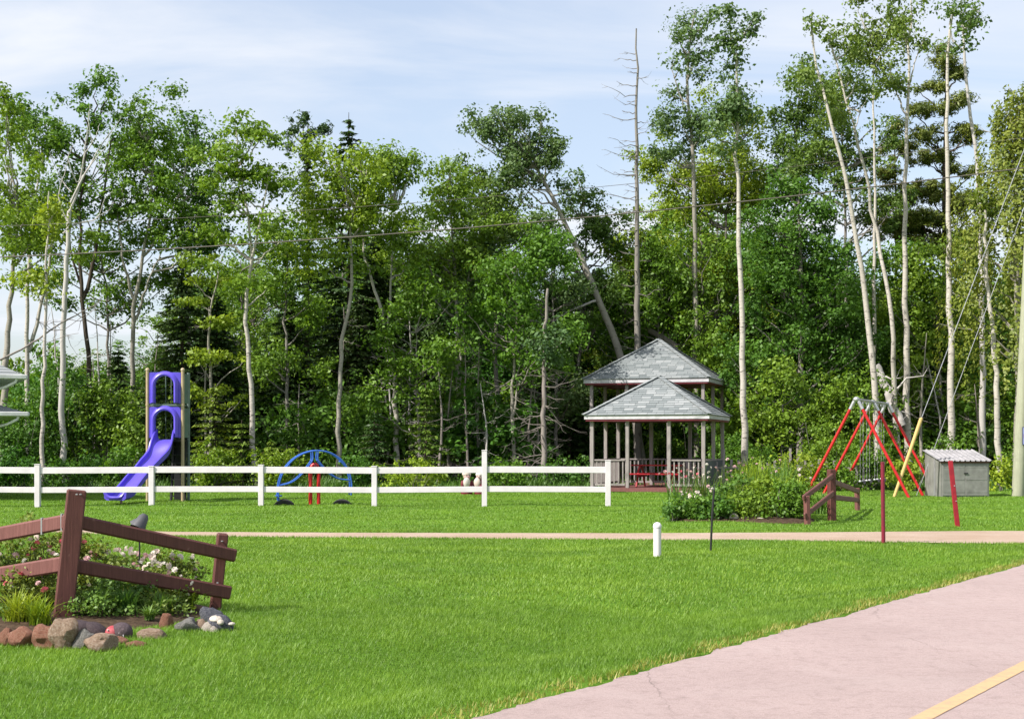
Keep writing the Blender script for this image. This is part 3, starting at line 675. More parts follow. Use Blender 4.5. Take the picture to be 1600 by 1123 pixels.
for s in (-1, 1):
    for px, py in ((491.5 + s * 55, 754), (491.5 + s * 57, 771), (491.5 + s * 40, 724), (491.5 + s * 4.5, 719)):
        MB().tube([S(px, tilt(px, py), -.16), S(px, tilt(px, py), .16)], .017, 8).build('rung', 'blue', ss)
    st = S(491.5 + s * 57, tilt(491.5 + s * 57, 771), 0)
    MB().box(st + Vector((s * -.02, 0, .02)), (.17, .30, .03)).build('seat', 'blue', ss, .012)
    MB().tube([S(491.5 + s * 6.3, 790, 0), S(491.5 + s * 6.3, 734, 0), S(491.5 + s * 3.5, 727, 0), S(491.5, 725, 0)], .052, 10).build('support_post', 'swingred', ss, smooth=True)
MB().tube([S(491.5, 727, -.2), S(491.5, 727, .2)], .035, 10).build('pivot', 'maroon', ss)
def tyre(px, label):
    d = 37.6; o = thing('tyre', (X(px, d), d, -.16), label, 'tyre')
    V = []; N, K = 36, 12
    prof = [(.30, -.10), (.318, -.06), (.322, 0), (.318, .06), (.30, .10), (.25, .105), (.19, .085), (.19, .06), (.24, .07), (.24, -.07), (.19, -.06), (.19, -.085), (.25, -.105)]
    for i in range(N):
        a = 2 * math.pi * i / N
        V += [(r_ * math.cos(a), y, r_ * math.sin(a)) for r_, y in prof]
    n = len(prof)
    MB().add(V, [(i * n + k, ((i + 1) % N) * n + k, ((i + 1) % N) * n + (k + 1) % n, i * n + (k + 1) % n) for i in range(N) for k in range(n)]).build('tread', 'rubber', o, smooth=True)
tyre(444, 'half-buried black tyre under the lower end of the blue seesaw'); tyre(534, 'half-buried black tyre under the raised end of the blue seesaw')

# ------------------------------------------------------------------ two small ornaments behind the fence
def ornament(px, d, label, s, facing):
    o = thing('garden_ornament', (X(px, d), d, 0), label, 'ornament', facing); k = s
    MB().lathe([(.19 * k, 0), (.20 * k, .1 * k), (.17 * k, .3 * k), (.11 * k, .44 * k), (.06 * k, .5 * k)], 16).build('robe', 'maroon', o, smooth=True)
    ellipsoid('beard', 'pale', o, (-.05 * k, -.13 * k, .38 * k), (.12 * k, .08 * k, .17 * k))
    ellipsoid('head', 'blush', o, (0, -.02 * k, .58 * k), (.12 * k, .12 * k, .12 * k))
    ellipsoid('hair', 'pale', o, (.0, .0, .65 * k), (.15 * k, .14 * k, .10 * k))
    ellipsoid('nose', 'blush', o, (0, -.14 * k, .57 * k), (.025 * k, .03 * k, .025 * k))
    for x in (-.05, .05): ellipsoid('eye', 'black', o, (x * k, -.125 * k, .61 * k), (.014 * k, .014 * k, .018 * k))
    for x in (-.17, .17): ellipsoid('arm', 'maroon', o, (x * k, -.04 * k, .3 * k), (.05 * k, .07 * k, .15 * k))
ornament(729, 46, 'white-haired maroon garden ornament standing clear of the tall fence post', 1.0, R(25)); ornament(750, 46, 'white-haired maroon garden ornament half hidden by the tall fence post', .98, R(-20))

# ------------------------------------------------------------------ small posts on the lawn
d = gd(872); bo = thing('bollard', (X(1027, d), d, 0), 'short white round bollard with a domed cap on the lawn', 'bollard')
MB().lathe([(.055, -.05), (.055, .425), (.05, .43)], 20).build('shaft', 'white', bo, smooth=True)
MB().lathe([(.058, .43), (.061, .44), (.061, .462), (.05, .49), (.03, .506), (.004, .512)], 20).build('cap', 'white', bo, smooth=True)
MB().lathe([(.0585, -.02), (.0585, .022)], 20).build('base_ring', 'lampgrey', bo)
d = gd(860); k = thing('stake', (X(1110, d), d, 0), 'thin black metal stake with a pointed tip beside the lane', 'stake')
MB().tube([(0, 0, -.1), (.025, 0, .5), (.055, 0, .92)], .017, 8).build('shaft', 'black', k); MB().tube([(.055, 0, .92), (.06, 0, 1.02)], [.008, .004], 6).build('tip', 'lampgrey', k)
d = gd(848); k = thing('pole', (X(1380.5, d), d, 0), 'upright dark maroon pole standing at the near side of the lane', 'pole')
MB().tube([(0, 0, -.1), (-.008, 0, .6), (-.016, 0, 1.31)], .033, 12).build('shaft', 'maroonpole', k, smooth=True); MB().lathe([(.034, 0), (.034, .012), (.004, .018)], 12, (-.016, 0, 1.31)).build('cap', 'maroonpole', k)
d = gd(822); k = thing('post', (X(1497, d), d, 0), 'leaning red wooden post in front of the grey shed', 'post')
MB().beam((0, 0, -.1), (-.145, .02, 1.29), .09, .05, (0, 1, 0)).build('shaft', 'redpaint', k, .008)
for z in (.5, .8): MB().lathe([(.001, -.01), (.012, -.008), (.012, .008), (.001, .01)], 8, (-.145 * z / 1.29 + .01, -.03, z)).build('bolt', 'galv', k)

# ------------------------------------------------------------------ swing set and swings
a0, a1 = Vector((X(1338, 43.3), 43.3, 0)), Vector((X(1386, 48.0), 48.0, 0))
HT = 3.0; bd = (a1 - a0); BLn = bd.length; bd.normalize(); pd_ = Vector((bd.y, -bd.x, 0))
sw = thing('swing_set', a0, 'red A-frame swing set with galvanised top bar', 'swing set')
MB().tube([Vector((0, 0, HT)) - bd * .08, bd * (BLn + .08) + Vector((0, 0, HT))], .045, 12).build('top_bar', 'galv', sw, smooth=True)
for i, f in enumerate((0, .5, 1)):
    c = bd * BLn * f + Vector((0, 0, HT))
    for s in (-1, 1):
        ft = bd * BLn * f + pd_ * s * 1.58; tp = c + pd_ * s * .06 - Vector((0, 0, .05)); dr = (ft - tp)
        MB().tube([tp + dr * .07, ft + dr.normalized() * .1], .047, 10).build('leg', 'swingred', sw, smooth=True)
        MB().tube([tp, tp + dr * .085], [.055, .056], 10).build('leg_socket', 'galv', sw, smooth=True)
    ellipsoid('joint', 'galv', sw, c, (.10, .10, .085) if i == 0 else (.075, .075, .07))
def swing(f, label, kind):
    c = a0 + bd * BLn * f; s = thing('swing', c, label, 'swing', math.atan2(bd.y, bd.x), 'swings hanging from the red frame')
    for x in (-.23, .23):
        MB().lathe([(.02, -.05), (.035, 0), (.02, .05)], 8, (x, 0, HT - .08)).build('hanger', 'galv', s)
        ch = MB(); L = HT - .12 - .48; q = 26
        for j in range(q):
            z0 = HT - .12 - L * j / q; z1 = HT - .12 - L * (j + 1.12) / q
            ch.beam((x, 0, z0), (x, 0, z1), .018 if j % 2 else .006, .006 if j % 2 else .018, (0, 1, 0))
        ch.build('chain', 'chain', s)['kind'] = 'stuff'
    V = []
    for i in range(11):
        u = i / 10 * 2 - 1; z = .47 - .09 * (1 - u * u)
        V += [(u * .25, -.09, z), (u * .25, .09, z), (u * .25, .09, z - .02), (u * .25, -.09, z - .02)]
    MB().add(V, [(i * 4 + k, i * 4 + (k + 1) % 4, i * 4 + 4 + (k + 1) % 4, i * 4 + 4 + k) for i in range(10) for k in range(4)] + [(0, 1, 2, 3), (43, 42, 41, 40)]).build('seat', 'black', s)
    for x in (-.25, .25): ellipsoid('seat_clamp', 'galv', s, (x, 0, .47), (.025, .045, .035))
for f in (.16, .36, .62, .84): swing(f, 'black belt swing on steel chains below the red frame', 0)

# ------------------------------------------------------------------ shed
d0 = gd(776); sb = thing('shed', (X(1470, d0), d0, 0), 'low grey metal storage shed with a ribbed lean-to roof', 'shed', R(4))
Wd, Dp, Hf, Hb = 1.53, 1.35, 1.07, 1.40
def quadbox(name, P, Q_, m, bev=0): return MB().add(list(P) + list(Q_), [(0, 3, 2, 1), (4, 5, 6, 7), (0, 1, 5, 4), (1, 2, 6, 5), (2, 3, 7, 6), (3, 0, 4, 7)]).build(name, m, sb, bev)
quadbox('front_wall', [(0, 0, 0), (Wd, 0, 0), (Wd, .03, 0), (0, .03, 0)], [(0, 0, Hf), (Wd, 0, Hf), (Wd, .03, Hf), (0, .03, Hf)], 'shed')
quadbox('back_wall', [(0, Dp - .03, 0), (Wd, Dp - .03, 0), (Wd, Dp, 0), (0, Dp, 0)], [(0, Dp - .03, Hb), (Wd, Dp - .03, Hb), (Wd, Dp, Hb), (0, Dp, Hb)], 'shed')
for x in (0.002, Wd - .03): quadbox('side_wall', [(x, .032, 0), (x + .028, .032, 0), (x + .028, Dp - .032, 0), (x, Dp - .032, 0)], [(x, .032, Hf), (x + .028, .032, Hf), (x + .028, Dp - .032, Hb), (x, Dp - .032, Hb)], 'shed')
for x0, x1 in ((.05, Wd / 2 - .006), (Wd / 2 + .006, Wd - .05)):
    dr = MB().box(((x0 + x1) / 2, -.012, Hf / 2 - .01), (x1 - x0, .022, Hf - .1)).build('door', 'shed', sb, .006)
    for z in (.15, Hf / 2, Hf - .15): MB().box(((x0 + x1) / 2, -.026, z), (x1 - x0 - .06, .008, .03)).build('door_rib', 'shed', dr)
lt = MB().box((Wd / 2 + .02, -.04, Hf * .68), (.12, .025, .035)).build('latch', 'black', sb)
for x in (.035,): MB().box((-.012, .5, Hb * .45), (.022, .09, Hb * .86)).build('side_strip', 'galv', sb)
MB().box((Wd / 2, -.02, Hf + .0), (Wd + .03, .05, .05)).build('eave_trim', 'brown', sb)
V = []; nr = 10; prof = []
for i in range(nr):
    x = -.06 + (Wd + .12) * i / nr; p_ = (Wd + .12) / nr
    prof += [(x, 0), (x + p_ * .62, 0), (x + p_ * .72, .03), (x + p_ * .9, .03)]
prof.append((Wd + .06, 0)); n = len(prof)
for y, z in ((-.1, Hf + .025), (Dp + .08, Hb + .03)):
    V += [(x, y, z + h + .012) for x, h in prof] + [(x, y, z + h) for x, h in prof]
Fc = [(i, i + 1, 2 * n + i + 1, 2 * n + i) for i in range(n - 1)] + [(n + i + 1, n + i, 3 * n + i, 3 * n + i + 1) for i in range(n - 1)] + [(i + 1, i, n + i, n + i + 1) for i in range(n - 1)]
MB().add(V, Fc).build('ribbed_roof', 'shedroof', sb)

# ------------------------------------------------------------------ utility pole, sign, guys, wires
PD = 44.0; pb = Vector((X(1590.5, PD), PD, 0)); up_ = thing('utility_pole', pb, 'tall weathered greenish utility pole with wires and guys', 'utility pole')
lean = Vector((.045, 0, 1)); PT = 17.0
MB().tube([lean * -.2, lean * 3, lean * 6, lean * 10, lean * PT], [.19, .178, .165, .15, .12], 20).build('shaft', 'polewood', up_, smooth=True)
MB().beam(lean * 16.3 + Vector((-.9, -.15, 0)), lean * 16.3 + Vector((.9, -.15, 0)), .09, .11).build('crossarm', 'polewood', up_, .01)
MB().lathe([(.165, 0), (.165, .03)], 16, lean * 4.1).build('band', 'galv', up_)
for x in (-.8, 0, .8): MB().lathe([(.03, 0), (.05, .03), (.03, .06), (.05, .09), (.02, .13)], 10, lean * 16.36 + Vector((x, -.15, 0))).build('insulator', 'lampgrey', up_, smooth=True)
zs = Z(681, PD); sg = thing('pole_sign', pb + lean * zs + Vector((.16, -.2, 0)), 'lilac notice with a dark border fixed to the utility pole', 'sign')
M['lilac'] = painted('lilac_sign', (.28, .30, .55), (.24, .26, .5), .4, 3)
M['navy'] = painted('navy_border', (.05, .06, .16), None, .4, 3)
MB().box((0, 0, 0), (.36, .012, .56)).build('board', 'navy', sg); MB().box((0, -.009, 0), (.32, .004, .52)).build('face', 'lilac', sg)
MB().box((0, -.0135, .0), (.28, .003, .12)).build('printed_band', 'maroonpole', sg)
MB().box((0, .03, 0), (.06, .06, .3)).build('bracket', 'galv', sg)
def wire(name, label, a, b, sag, r, cat='wire'):
    a, b = Vector(a), Vector(b); pts = [a.lerp(b, f) - Vector((0, 0, sag * 4 * f * (1 - f))) for f in np.linspace(0, 1, 33 if sag else 3)]
    return tag(MB().tube(pts, r, 6).build(name, 'galv' if 'guy' in name else 'wire', smooth=True), label, cat)
M['wire'] = painted('old_cable', (.13, .11, .095), None, .6, 3)
z1 = Z(262, PD)
wa = pb + lean * 10.25 + Vector((-.15, -.1, 0)); wdir = Vector((X(0, PD) - X(1600, PD), 0, 0))
farp = Vector((-46, 45, 0))
fp = thing('utility_pole', farp, 'weathered utility pole beyond the cottage carrying the far wire ends', 'utility pole')
MB().tube([(0, 0, -.2), (0, 0, 5), (0, 0, 9.6)], [.17, .15, .12], 14).build('shaft', 'polewood', fp, smooth=True)
wire('cable', 'thick lower cable slung in front of the trees', wa, farp + Vector((0, 0, 7.6)), 1.35, .020)
wire('cable', 'thin upper cable slung in front of the trees', pb + lean * 11.2 + Vector((-.1, -.1, 0)), farp + Vector((0, 0, 8.9)), 1.5, .008)
gb = Vector((X(1397, 43.0), 43.0, 0)); gt = P3(1440, 652, 43.1)
wire('guy_wire', 'steel guy wire running up from the yellow guard to the pole', gt - (gt - gb) * .05, pb + lean * 11.3 + Vector((-.13, 0, 0)), 0, .011)
wire('guy_wire', 'steel guy wire running up to the pole from behind the shed', (X(1432, 44.6), 44.6, 0), pb + lean * 9.2 + Vector((-.14, .02, 0)), 0, .010)
gg = thing('guy_guard', gb, 'slanting yellow guy wire guard between red swing and grey shed', 'guard')
MB().tube([Vector((0, 0, 0)), (gt - gb) * .98], [.05, .058], 10).build('sleeve', 'yellowwood', gg, smooth=True); ellipsoid('end_cap', 'yellowwood', gg, (gt - gb) * .98, (.055, .055, .05))

# ------------------------------------------------------------------ cottage corner at the left
KD = 40.0; kx = X(39, KD); ct = thing('cottage', (kx - 5, KD + 3.2, 0), 'pale cottage with two tiers of grey eaves and white gutters', 'cottage')
ct.rotation_euler = (0, 0, R(24)); ct.location = Vector((kx, KD, 0)) - Matrix.Rotation(R(24), 3, 'Z') @ Vector((5.03, -3.22, 0))
def hip(name, x1, z0, rise, run, dx, dy, depth):
    lx_, rx_, y0_, y1_ = -5, x1, -3.2 + dy, -3.2 + depth; z1_ = z0 + rise
    mb = MB(); V = []; Fc = []; vv = []; n = max(3, int(run / .16)); 
    for k in range(n):
        f0, f1 = k / n, (k + 1) / n
        for (A_, B_, C_, D_) in (((lx_, y0_ + run * f0), (rx_ - run * f0, y0_ + run * f0), (rx_ - run * f1, y0_ + run * f1), (lx_, y0_ + run * f1)),
                                 ((rx_ - run * f0, y0_ + run * f0), (rx_ - run * f0, y1_), (rx_ - run * f1, y1_), (rx_ - run * f1, y0_ + run * f1))):
            o = len(V); zA, zB = z0 + rise * f0 + .022, z0 + rise * f1 + .002
            V += [(*A_, zA), (*B_, zA), (*C_, zB), (*D_, zB), (*A_, zA - .022), (*B_, zA - .022)]; Fc += [(o, o + 1, o + 2, o + 3), (o + 4, o + 5, o + 1, o)]; c = .55 + .4 * random.random(); vv += [c, .2]
    r_ = mb.add(V, Fc).build('roof_courses', 'shingle', ct, v=vv); r_['kind'] = 'stuff'
    MB().beam((lx_, y0_ - .05, z0 - .03), (rx_ + .06, y0_ - .05, z0 - .03), .11, .12).build('gutter', 'gutter', ct, .015)
    MB().beam((rx_ + .055, y0_ + .01, z0 - .031), (rx_ + .055, y1_, z0 - .031), .10, .118).build('gutter', 'gutter', ct, .015)
    MB().box(((lx_ + rx_) / 2, (y0_ + y1_) / 2, z0 - .08), (rx_ - lx_ - .02, y1_ - y0_ - .02, .03)).build('soffit', 'gutter', ct)
    MB().tube([(rx_ - .2, y0_ - .03, z0 - .09), (rx_ - .22, y0_ - .02, z0 - .18), (rx_ - .5, y0_ + .1, z0 - .33), (rx_ - .98, y0_ + .62, z0 - .46), (rx_ - .98, y0_ + .62, z0 - 1.0)], .04, 8).build('downspout', 'gutter', ct, smooth=True)
hip('upper', 5.0, Z(587, KD), 1.75, 3.2, 0, 0, 8); hip('lower', 5.05, Z(645, KD), .26, .75, 0, 0, 8)
MB().box((-.75, .9, Z(587, KD) / 2 - .1), (8.5, 6.2, Z(587, KD) - .2)).build('wall', 'siding', ct)
for x in (-3.4, -.6, 2.0):
    wn = MB().box((x, -2.215, 1.25), (1.1, .04, 1.2)).build('window', 'gutter', ct); MB().box((x, -2.24, 1.25), (.94, .012, 1.04)).build('pane', 'black', wn)

# ------------------------------------------------------------------ vegetation builders
def unit(a): return a / np.maximum(np.linalg.norm(a, axis=1, keepdims=True), 1e-6)
def rand_dirs(r, n): return unit(r.normal(size=(n, 3)))
def leaf_quads(c, nrm, size, aspect, r, tang=None):
    n = len(c); nrm = unit(nrm); q = rand_dirs(r, n) if tang is None else tang
    t = unit(q - nrm * (q * nrm).sum(1, keepdims=True)); b = np.cross(nrm, t); s = (size * (.6 + .8 * r.random(n)))[:, None]
    w_ = s * aspect
    V = np.stack([c - t * s * .5, c + b * w_ * .5 + nrm * s * .12, c + t * s * .5, c - b * w_ * .5 + nrm * s * .12], 1).reshape(-1, 3)
    return V, np.arange(4 * n).reshape(-1, 4)
def lumpy(r, u):
    k = np.zeros(len(u))
    for _ in range(5): k += np.sin(u @ r.normal(0, 2.4, 3) + r.random() * 6.28)
    return 1 + .19 * k
def crown_clumps(r, c, rad, n):
    u = rand_dirs(r, n); rr = r.random(n) ** .42 * lumpy(r, u)
    return np.array(c) + u * rr[:, None] * np.array(rad)
def clump_leaves(r, cl, cr, per, leaf, flat=.75, aspect=.62, up=.55, jit=.65):
    n = len(cl); crs = cr * (.55 + .9 * r.random(n)); cnt = np.maximum(4, (per * (crs / cr) ** 2 * (.6 + .8 * r.random(n))).astype(int))
    idx = np.repeat(np.arange(n), cnt); m = len(idx); u = rand_dirs(r, m)
    rr = crs[idx] * (r.random(m) ** .5) * lumpy(r, u)
    pos = cl[idx] + u * rr[:, None] * np.array([1, 1, flat])
    nm = u * .75 + np.array([0, 0, up]) + r.normal(0, jit, (m, 3))
    V, Q = leaf_quads(pos, nm, leaf, aspect, r)
    base = np.clip(r.normal(.5, .2, n), 0, 1); v = np.clip(base[idx] * .65 + r.random(m) * .4, 0, 1)
    return V, Q, v
class Tubes:
    """collects many tapered tubes as numpy arrays"""
    def __init__(s): s.V = []; s.Q = []; s.o = 0
    def add(s, pts, r0, r1, n=5):
        P = np.asarray(pts, float); k = len(P); T = np.gradient(P, axis=0); T = unit(T)
        ref = np.array([1., 0, 0]) if abs(T[0, 0]) < .7 else np.array([0, 1., 0])
        a = unit(ref - T * (T @ ref)[:, None]); b = np.cross(T, a); rad = np.linspace(1, 0, k)[:, None] * (r0 - r1) + r1 if np.isscalar(r0) else np.asarray(r0)[:, None]
        ang = 2 * np.pi * np.arange(n) / n
        V = P[:, None] + (a[:, None] * np.cos(ang)[None, :, None] + b[:, None] * np.sin(ang)[None, :, None]) * rad[:, None]
        i = np.arange(k - 1)[:, None] * n; j = np.arange(n)[None]; j2 = (j + 1) % n
        s.V.append(V.reshape(-1, 3)); s.Q.append(np.stack([i + j, i + j2, i + n + j2, i + n + j], 2).reshape(-1, 4) + s.o); s.o += k * n
    def build(s, name, m, parent): return npmesh(name, np.concatenate(s.V), np.concatenate(s.Q), m, parent, smooth=True) if s.V else None
def limb(r, a, b, n=6, bow=.12):
    a = np.asarray(a, float); b = np.asarray(b, float); L = np.linalg.norm(b - a); t = np.linspace(0, 1, n)[:, None]
    P = a + (b - a) * t; P[:, 2] += (-bow * L * (4 * t * (1 - t)))[:, 0] * .6; nz_ = r.normal(0, .035 * L, (n, 3)); nz_[0] = 0; nz_[-1] = 0
    return P + nz_
def bare_branches(r, tb, tr, z0, z1, n, length, rad, droop=-.1, twigs=2):
    """short dead side branches with twigs along a trunk polyline"""
    for _ in range(n):
        z = z0 + (z1 - z0) * r.random(); i = np.argmin(np.abs(tr[:, 2] - z)); a = tr[i]
        an = r.random() * 6.28; L = length * (.4 + .8 * r.random()); dv = np.array([np.cos(an), np.sin(an), droop + .35 * r.normal()]); e = a + dv * L
        P = limb(r, a, e, 5, .1); tb.add(P, rad, rad * .3, 4)
        for _k in range(twigs):
            s = P[r.integers(2, 5)]; tb.add(limb(r, s, s + (dv + r.normal(0, .6, 3)) * L * .35, 3), rad * .5, rad * .2, 3)
SEED = [100]
def tree(name, label, d, trunk, crowns, leafm, barkm, r0=.13, r1=.04, dens=1.0, clump=.50, per=80, leaf=.15, flat=.72, cat='tree', group=None, dead=0, dead_len=1.2, dead_z=(1, 6), limbs=.22, depth=1.0, aspect=.62, extra=None, dy=0, forks=()):
    """trunk / forks: picture points converted at distance d; crowns: (cx, cy, rx, ry[, density]) blobs of foliage at that distance"""
    SEED[0] += 1; r = np.random.default_rng(SEED[0]); k = d / F
    bx, bz = X(trunk[0][0], d), 0.0
    root = thing(name, (bx, d, ground(bx, d)), label, cat, 0, group)
    L = lambda px, py, y=0: np.array([X(px, d) - bx, y, max(0, Z(py, d))])
    pts = [np.array([0, 0, -.25])] + [L(px, py, (r.random() - .5) * .5 * (i > 0)) for i, (px, py) in enumerate(trunk)]
    if pts[1][2] < .15: pts.pop(1)
    r0 *= .88; r1 *= .6
    tr = wobble(pts, 22, .028, r); tb = Tubes(); tb.add(tr, np.linspace(1, 0, 22) ** .8 * (r0 - r1) + r1 + r0 * .35 * np.exp(-np.linspace(0, 22, 22)), 0, 10)
    for fk, fr in forks:
        fp_ = wobble([L(px, py, (r.random() - .5) * .8 * (i > 0)) for i, (px, py) in enumerate(fk)], 14, .02, r); i0 = np.argmin(np.linalg.norm(tr - fp_[0], axis=1)); fp_[0] = tr[i0]
        tb.add(fp_, fr, fr * .3, 7); tr = np.concatenate([tr, fp_[3:]])
    Vs, Qs, vs_, o = [], [], [], 0
    for cr in crowns:
        cx, cy, rx, ry = cr[:4]; dn = (cr[4] if len(cr) > 4 else 1) * dens
        rad = np.array([rx * k, rx * k * depth, ry * k]); c = L(cx, cy, 0)
        n = max(3, int(4.2 * dn * rad[0] * rad[2] / clump ** 2)); cl = crown_clumps(r, c, rad, n)
        cl = cl[cl[:, 2] > .35]
        V, Q, v = clump_leaves(r, cl, clump, per, leaf, flat, aspect)
        Vs.append(V); Qs.append(Q + o); vs_.append(v); o += len(V)
        for q in cl[r.random(len(cl)) < limbs]:
            hd_ = np.linalg.norm(q[:2] - tr[:, :2], axis=1); cost = hd_ + np.abs(tr[:, 2] - (q[2] - .75 * hd_)) * 1.0 + 10 * (tr[:, 2] > q[2]); i = np.argmin(cost)
            tb.add(limb(r, tr[i], q), min(.055, r0 * .45), .010, 4)
    if dead: bare_branches(r, tb, tr, dead_z[0], dead_z[1], dead, dead_len, .018)
    tb.build('trunk', M[barkm], root)
    if Vs: npmesh('crown', np.concatenate(Vs), np.concatenate(Qs), M[leafm], root, np.concatenate(vs_))
    return root
def conifer(name, label, d, px, top, width, base=760, leafm='needle', barkm='darkbark', group=None, r0=.13, sparse=1.0, low=.08, seed=None, bent=0, cat='tree', spray=.24, tip=.10):
    """spruce: whorls of drooping boughs clothed with short needle sprays"""
    SEED[0] += 1; r = np.random.default_rng(seed or SEED[0]); k = d / F; bx = X(px, d); Ht = Z(top, d); Wd = width * k
    root = thing(name, (bx, d, ground(bx, d)), label, cat, 0, group)
    tr = wobble([(0, 0, -.2), (bent * .4, 0, Ht * .5), (bent, 0, Ht)], 16, .02, r); tb = Tubes(); tb.add(tr, r0, .012, 8)
    C, N, T, v = [], [], [], []
    z = Ht * low
    while z < Ht * .985:
        f = z / Ht; Lb = (Wd * (1 - f) ** .85 + tip) * (1 if f > .12 else .7); nb = max(5, int(7 * sparse)); a0_ = r.random() * 6.28
        for j in range(nb):
            if r.random() > .9 * min(1, sparse + .25): continue
            an = a0_ + 6.28 * j / nb + r.normal(0, .2); L = Lb * (.65 + .5 * r.random()); dv = np.array([np.cos(an), np.sin(an), 0.]); sd = np.array([-dv[1], dv[0], 0])
            i = min(15, int(f * 15)); o_ = np.array([np.interp(z, tr[:, 2], tr[:, 0]), 0, z]); m = max(3, int(L / .075)); t = np.linspace(.12, 1, m)
            P = o_ + dv * (L * t)[:, None]; P[:, 2] += L * (.10 * t - .38 * t ** 2 + .16 * t ** 5)
            tb.add(np.stack([o_, P[m // 2], P[-1]]), .018, .005, 4) if L > .35 else None
            w_ = .34 * L * (1 - t * .75) + .05; cv = r.random() * .5
            for s_ in (-1, 1, 0):
                q = P + sd * (s_ * w_ * r.random(m))[:, None]; q[:, 2] -= np.abs(s_) * .05 + .03 * r.random(m)
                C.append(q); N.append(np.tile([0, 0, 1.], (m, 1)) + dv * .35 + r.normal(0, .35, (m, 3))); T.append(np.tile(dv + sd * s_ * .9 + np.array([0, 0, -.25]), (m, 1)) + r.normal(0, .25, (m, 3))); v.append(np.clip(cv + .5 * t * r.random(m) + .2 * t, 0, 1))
        z += max(.12, .34 * (1 - f * .55) / max(.6, sparse)) * (.8 + .4 * r.random())
    V, Q = leaf_quads(np.concatenate(C), np.concatenate(N), spray, .42, r, np.concatenate(T))
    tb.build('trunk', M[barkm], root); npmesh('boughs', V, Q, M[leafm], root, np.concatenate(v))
    return root
def shrub(name, label, px, d, wpx, top, leafm, dens=1.0, leaf=.11, clump=.26, per=42, group=None, depth=.8, cat='shrub', xy=None):
    SEED[0] += 1; r = np.random.default_rng(SEED[0]); bx = X(px, d) if xy is None else xy; k = d / F; ht = Z(top, d); wd = wpx * k / 2
    root = thing(name, (bx, d, ground(bx, d)), label, cat, 0, group); tb = Tubes()
    n = max(5, int(3.2 * dens * wd * ht / clump ** 2)); cl = crown_clumps(r, (0, 0, ht * .48), (wd, wd * depth, ht * .5), n); cl[:, 2] = np.maximum(cl[:, 2], .08)
    V, Q, v = clump_leaves(r, cl, clump, per, leaf, .85)
    V[:, 2] = np.maximum(V[:, 2], .0)
    for q in cl[r.random(n) < .3]: tb.add(limb(r, (q[0] * .2, q[1] * .2, -.05), q, 5), .016, .005, 4)
    tb.build('stem', M['greybark'], root); npmesh('foliage', V, Q, M[leafm], root, v)
    return root
def copy_tree(src, x, y, s, rz, label=None):
    o = src.copy(); col.objects.link(o); o.location = (x, y, ground(x, y)); o.scale = (s[0], s[0], s[1]); o.rotation_euler = (0, 0, rz)
    if label: o['label'] = label
    for ch in src.children:
        c = ch.copy(); col.objects.link(c); c.parent = o
    return o

# ------------------------------------------------------------------ the trees one can tell apart, left to right
T_ = tree
T_('maple_tree', 'yellow-green maple with a grey trunk towering over the cottage eaves', 54, [(0, 770), (8, 600), (14, 470), (28, 330)], [(25, 300, 70, 90), (60, 380, 60, 60, .7), (10, 180, 26, 80, .7)], 'leaf_bright', 'aspen', .2, .06)
T_('birch_tree', 'slim white birch with black-flecked bark beside the cottage eaves', 50, [(66, 768), (66, 620), (69, 470), (78, 300)], [(85, 330, 40, 50, .6), (60, 440, 40, 22, .8)], 'leaf_bright', 'birch', .10, .04)
T_('birch_tree', 'pair of pale trunks rising between cottage and dead bleached tree', 57, [(44, 770), (44, 560), (46, 420), (60, 260)], [(60, 225, 55, 50, .8)], 'leaf_maple', 'birch', .14, .05, forks=[([(44, 560), (75, 430), (95, 330)], .09)])
r_ = thing('dead_tree', (X(100, 52), 52, 0), 'bleached dead tree with bare white forking branches above the wood', 'tree'); tb = Tubes(); rr_ = np.random.default_rng(5); bx_ = X(100, 52)
Lp = lambda px, py, y=0: np.array([X(px, 52) - bx_, y, Z(py, 52)])
tk = wobble([(0, 0, -.2), Lp(98, 560), Lp(106, 400), Lp(108, 330)], 18, .03, rr_); tb.add(tk, .13, .08, 8)
for pts, rad in (([(108, 332), (118, 290), (132, 240), (143, 175)], .06), ([(110, 318), (135, 270), (155, 230), (186, 180)], .05), ([(107, 350), (92, 310), (100, 270), (104, 250)], .035), ([(108, 345), (85, 330), (72, 345)], .03), ([(122, 285), (140, 262), (168, 228), (176, 205)], .03), ([(132, 245), (150, 215), (152, 190)], .022), ([(98, 365), (118, 348), (150, 340), (168, 312), (178, 300)], .035), ([(150, 340), (165, 330), (182, 318)], .018), ([(112, 300), (98, 285), (80, 240)], .02), ([(120, 285), (110, 250), (112, 225)], .02), ([(143, 222), (141, 190), (142, 165)], .02)):
    tb.add(wobble([Lp(px, py, (rr_.random() - .5) * .8 * (i > 0)) for i, (px, py) in enumerate(pts)], 10, .02, rr_), rad, .008, 6)
tb.build('trunk', M['deadwhite'], r_)
T_('dark_trunked_tree', 'dark forked trunk with thin leafy top against the sky', 58, [(135, 770), (136, 560), (130, 450), (128, 330), (140, 200)], [(150, 190, 55, 50, .8), (45, 190, 50, 30, .7), (155, 130, 16, 30, .8), (120, 300, 40, 50, .6)], 'leaf_deep', 'darkbark', .15, .03, forks=[([(132, 470), (150, 400), (165, 300), (175, 220)], .09), ([(132, 460), (115, 400), (110, 330)], .06)])
T_('broadleaf_tree', 'full green tree with several slim grey stems behind the slide', 58, [(215, 770), (205, 620), (212, 480), (235, 330), (240, 220)], [(232, 250, 72, 95), (205, 185, 30, 40, .8), (270, 340, 60, 60), (190, 320, 45, 55, .8)], 'leaf_maple', 'aspen', .15, .03, forks=[([(212, 480), (195, 400), (185, 330)], .07), ([(225, 400), (260, 350), (285, 280)], .06), ([(212, 500), (240, 430), (262, 380)], .06)])
